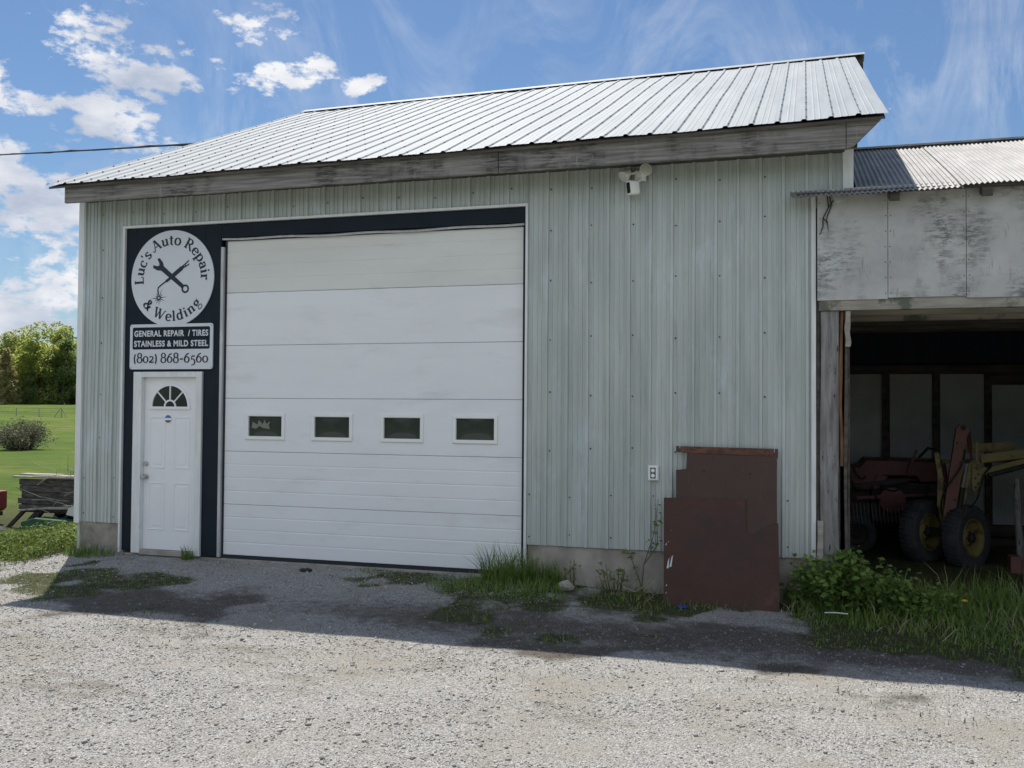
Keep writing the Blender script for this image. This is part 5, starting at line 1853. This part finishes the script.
MB().prism([(-9.6, -0.18), (-7.63, -0.18), (-7.55, -0.12), (-7.55, 0.20), (-9.6, 0.20)], 3.6, 4.4).build('tub', M['trailerred'], rt, 0.02)
MB().box(-9.5, -7.60, 3.65, 4.35, -0.26, -0.185).build('chassis', M['darkmetal'], rt)
for y in (3.7, 4.3):
    wheel(rt, (-8.45, y, -0.38), (0, -1, 0), 0.27, 0.16, M['red'])
ty = thing('old_tyre', 'old black tyre lying in the weeds before the board wagon', 'tyre', (-5.45, 1.9, -0.4))
b = MB()
b.lathe([(0.20, -0.07), (0.30, -0.09), (0.36, -0.05), (0.37, 0), (0.36, 0.05), (0.30, 0.09), (0.20, 0.07), (0.19, 0), (0.20, -0.07)], (-5.62, 1.95, -0.36), (0.35, -0.65, 0.75), 32, 0, False)
b.build('tyre_casing', M['tyre'], ty)
b = MB()
b.lathe([(0.195, -0.05), (0.12, -0.02), (0.06, 0.0), (0.0, 0.0)], (-5.62, 1.95, -0.36), (0.35, -0.65, 0.75), 24)
b.build('wheel_disc', M['greywood'], ty)

# ------------------------------------------------------------------ far trees, shrub, fence
def make_tree(name, label, cat, H_, W_, lm, seed, group, conifer=False, nl=7600, base=0.02):
    g = np.random.default_rng(seed)
    t = thing(name, label, cat, (0, 0, 0), group)
    b = MB()
    b.tube([(0, 0, -0.5), (0.05, 0, H_ * 0.3), (0.1, 0.05, H_ * 0.6), (0.05, 0, H_ * 0.88)], [H_ * 0.022, H_ * 0.017, H_ * 0.011, 0.03], 7)
    P = []
    if conifer:
        nt_ = 26
        for i in range(nt_):
            f = i / (nt_ - 1)
            z = H_ * (0.10 + 0.88 * f)
            R_ = W_ * 0.5 * (1 - f) ** 0.8 + 0.15
            nb = 7
            for k in range(nb):
                a = g.uniform(0, 2 * math.pi)
                rr = R_ * g.uniform(0.7, 1.1)
                m_ = int(nl / (nt_ * nb))
                u = g.random(m_) ** 0.7
                P.append(np.stack([np.cos(a) * rr * u + g.normal(0, 0.16, m_), np.sin(a) * rr * u + g.normal(0, 0.16, m_), z - 0.30 * rr * u + g.normal(0, 0.10, m_)], 1))
    else:
        nlobe = 34
        for i in range(nlobe):
            f = g.random() ** 0.85
            z = H_ * (base + (0.94 - base) * f)
            env = W_ * 0.5 * math.sin(math.pi * min(1, 0.26 + 0.70 * f)) ** 0.7
            a = g.uniform(0, 2 * math.pi)
            rr = env * math.sqrt(g.uniform(0.15, 1.0)) * 0.85
            c = np.array([rr * math.cos(a), rr * math.sin(a), z])
            if i % 3 == 0:
                b.tube([(0.05, 0, max(0.8, z - 0.25 * H_)), tuple(c * 0.6 + np.array([0, 0, z * 0.38])), tuple(c)], [H_ * 0.008, H_ * 0.005, 0.02], 5)
            lr = W_ * g.uniform(0.12, 0.22)
            m_ = int(nl / nlobe)
            v = g.normal(size=(m_, 3)); v /= np.linalg.norm(v, axis=1)[:, None]
            v *= (lr * g.uniform(0.45, 1.08, m_) ** 0.6)[:, None]
            v[:, 2] *= 0.85
            P.append(c + v)
    b.build('trunk', M['bark'], t)
    P = np.concatenate(P)
    fast_mesh('crown', *leaves(P, 0.29 if not conifer else 0.26, seed + 1, 0.0, 0.8), lm, t)
    return t


GRP = 'trees at the edge of the field'
spring = make_tree('maple_tree', 'broad yellow green maple standing tallest in the middle of the far treeline', 'tree', 11.0, 6.4, M['leaf_spring'], 200, GRP)
midt = make_tree('ash_tree', 'mid green tree with narrow crown at the left of the far treeline', 'tree', 10.5, 5.6, M['leaf_mid'], 210, GRP)
dark = make_tree('pine_tree', 'dark green pine in the shade at the right of the far treeline', 'tree', 9.0, 5.4, M['leaf_dark'], 220, GRP, False, 6500, 0.02)
brn = make_tree('larch_tree', 'brownish drooping larch at the left edge of the photo before the treeline', 'tree', 8.6, 5.0, M['leaf_brown'], 230, GRP, True)
NMS = {}


def put(proto, x, y, s, rot, label):
    first = proto.name not in NMS
    NMS[proto.name] = 1
    z = float(gz(x, y)) - 0.1
    if first:
        proto.location = (x, y, z)
        proto.rotation_euler = (0, 0, rot)
        proto.scale = (s, s, s)
        if label:
            proto['label'] = label
    else:
        dup(proto, (x, y, z), rot, (s, s, s), label)


put(spring, -91.5, 93.9, 1.02, 0.3, None)
put(midt, -97.8, 96.0, 0.98, 1.0, None)
put(dark, -88.8, 95.8, 0.98, 0.0, None)
put(brn, -91.2, 88.6, 0.84, 2.0, None)
put(spring, -95.2, 95.2, 0.95, 2.4, 'yellow green maple between the larch and the tallest maple')
put(spring, -92.5, 99.5, 1.06, 4.0, 'pale maple standing behind the dark pine at the right of the treeline')
put(midt, -94.0, 101.0, 1.10, 3.3, 'mid green ash whose crown shows between the two right maples')
put(midt, -90.0, 104.5, 1.05, 5.1, 'mid green ash half hidden by the left corner of the garage')
put(spring, -101.0, 93.0, 1.0, 5.0, 'yellow green maple behind the larch at the left edge')
put(dark, -90.6, 91.8, 0.50, 1.3, 'small dark round bushy pine in front of the tallest maple')
put(dark, -90.5, 98.6, 1.0, 2.7, 'dark pine just beside the left corner of the garage')
put(dark, -97.0, 91.6, 0.75, 4.4, 'low dark pine right behind the brownish larch')
put(midt, -106.0, 90.0, 1.0, 0.4, 'mid green ash just beyond the left edge of the photo')
put(spring, -110.0, 86.0, 1.0, 1.4, 'yellow green maple well beyond the left edge of the photo')
put(midt, -86.5, 110.0, 1.0, 2.2, 'mid green ash hidden far behind the garage corner')

for i, (tx, ty) in enumerate(((-104.5, 104.0), (-99.5, 106.5), (-95.5, 109.5), (-91.0, 113.0), (-108.5, 99.0), (-98.0, 99.5), (-93.5, 103.0))):
    put(spring if i % 2 else midt, tx, ty, 0.92 + 0.05 * (i % 3), 1.1 * i, ['mid green ash in the back row behind the larch', 'maple in the back row between larch and tallest maple', 'mid green ash in the back row behind the tallest maple', 'maple in the back row hidden behind the garage corner',
        'mid green ash in the back row beyond the left edge', 'maple filling the gap left of the tallest maple', 'mid green ash filling the gap right of the tallest maple'][i])
for i, (tx, ty) in enumerate(((-93.5, 95.5), (-97.0, 97.5), (-91.5, 99.0), (-94.8, 99.8), (-89.5, 101.5))):
    put(dark, tx, ty, 0.42 + 0.05 * (i % 2), 0.9 * i, ['low green bush under the tallest maple', 'low green bush under the larch', 'low green bush at the foot of the dark pine', 'low green bush between the trunks of the two middle maples', 'low green bush beside the garage corner at the treeline foot'][i])
# bare shrub in the field
shr = thing('shrub', 'grey twiggy rounded shrub standing alone in the green field', 'shrub', (-34.0, 32.1, float(gz(-34, 32.1))))
g = np.random.default_rng(71)
b = MB()
P = []
zb = float(gz(-34, 32.1)) - 0.05
for k in range(95):
    a, r = g.uniform(0, 2 * math.pi), 1.75 * math.sqrt(g.random())
    e = np.array([-34 + r * math.cos(a), 32.1 + r * math.sin(a), zb + 1.7 * math.sqrt(max(0.05, 1 - (r / 1.9) ** 2)) * g.uniform(0.8, 1.05)])
    s0 = np.array([-34 + 0.25 * r * math.cos(a), 32.1 + 0.25 * r * math.sin(a), zb])
    m1 = s0 * 0.45 + e * 0.55 + g.normal(0, 0.08, 3)
    b.tube([tuple(s0), tuple(m1), tuple(e)], [0.022, 0.014, 0.005], 5)
    for u in g.random(48):
        q = m1 + (e - m1) * u if g.random() < 0.75 else s0 + (m1 - s0) * u
        P.append(q + g.normal(0, 0.16, 3))
b.build('stem', M['bark'], shr)
fast_mesh('foliage', *leaves(np.array(P), 0.15, 72, 0.2, 0.35), M['twig'], shr)

# low fence across the field
fn = thing('field_fence', 'low wire fence with thin posts crossing the far field', 'fence', (-66, 70.5, float(gz(-66, 70.5))))
p0, p1 = np.array([-76.0, 66.0]), np.array([-58.0, 74.0])
prev = None
for k in range(10):
    q = p0 + (p1 - p0) * k / 9
    z = float(gz(*q))
    MB().box(q[0] - 0.03, q[0] + 0.03, q[1] - 0.03, q[1] + 0.03, z - 0.2, z + 0.85).build('post', M['palewood'], fn)
    if prev is not None:
        b = MB()
        for hh in (0.45, 0.85):
            b.tube([(prev[0], prev[1], prev[2] + hh), (q[0], q[1], z + hh)], 0.012, 4)
        b.build('wire', M['darkmetal'], fn)
    prev = (q[0], q[1], z)
b = MB()
b.beam((-66.6, 70.1, float(gz(-66.6, 70.1))), (-66.0, 70.4, float(gz(-66, 70.4)) + 1.0), 0.07, 0.07)
b.beam((-65.5, 70.6, float(gz(-65.5, 70.6))), (-66.0, 70.4, float(gz(-66, 70.4)) + 1.0), 0.07, 0.07)
b.build('brace_post', M['palewood'], fn)

# ------------------------------------------------------------------ overhead cable and its pole
pts = []
A0, A1 = Vector((-42.0, 29.3, 15.1)), Vector((-2.15, 5.97, 6.86))
for i in range(25):
    t = i / 24
    p = A0.lerp(A1, t)
    p.z -= 4 * t * (1 - t) * 0.12
    pts.append(p)
b = MB()
b.tube(pts, 0.022, 6)
off = [(p + Vector((0.0, 0.0, 0.03 * math.sin(i * 2.3)))) for i, p in enumerate(pts)]
b.tube(off, 0.013, 5)
tag(b.build('utility_cable', M['black']), 'black overhead cable running from the left edge to the garage roof', 'cable')
up = thing('utility_pole', 'tall wooden utility pole out of frame carrying the overhead cable', 'pole', (-42, 29.3, float(gz(-42, 29.3))))
MB().tube([(-42.1, 29.4, -1.2), (-42.1, 29.4, 16.2)], [0.16, 0.11], 10).build('pole_shaft', M['greywood'], up)
MB().box(-43.2, -41.0, 29.33, 29.45, 15.5, 15.62).build('crossarm', M['greywood'], up)

# a wood on the far side of the road behind the viewer, mirrored in the door windows
g = np.random.default_rng(91)
P = []
for k in range(40):
    cx, cy, hh = -40 + 2.3 * k + g.uniform(-1, 1), -58 + g.uniform(-5, 5), g.uniform(8, 11)
    for q in range(12):
        c = np.array([cx + g.normal(0, 1.3), cy + g.normal(0, 1.3), hh * g.uniform(0.08, 0.95)])
        P.append(c + g.normal(0, 0.9, (26, 3)))
P = np.concatenate(P)
wd2 = fast_mesh('wood', *leaves(P, 1.0, 92, 0.1, 0.8), M['leaf_mid'])
wd2['kind'] = 'stuff'
tag(wd2, 'green wood beyond the yard behind the viewer', 'wood')
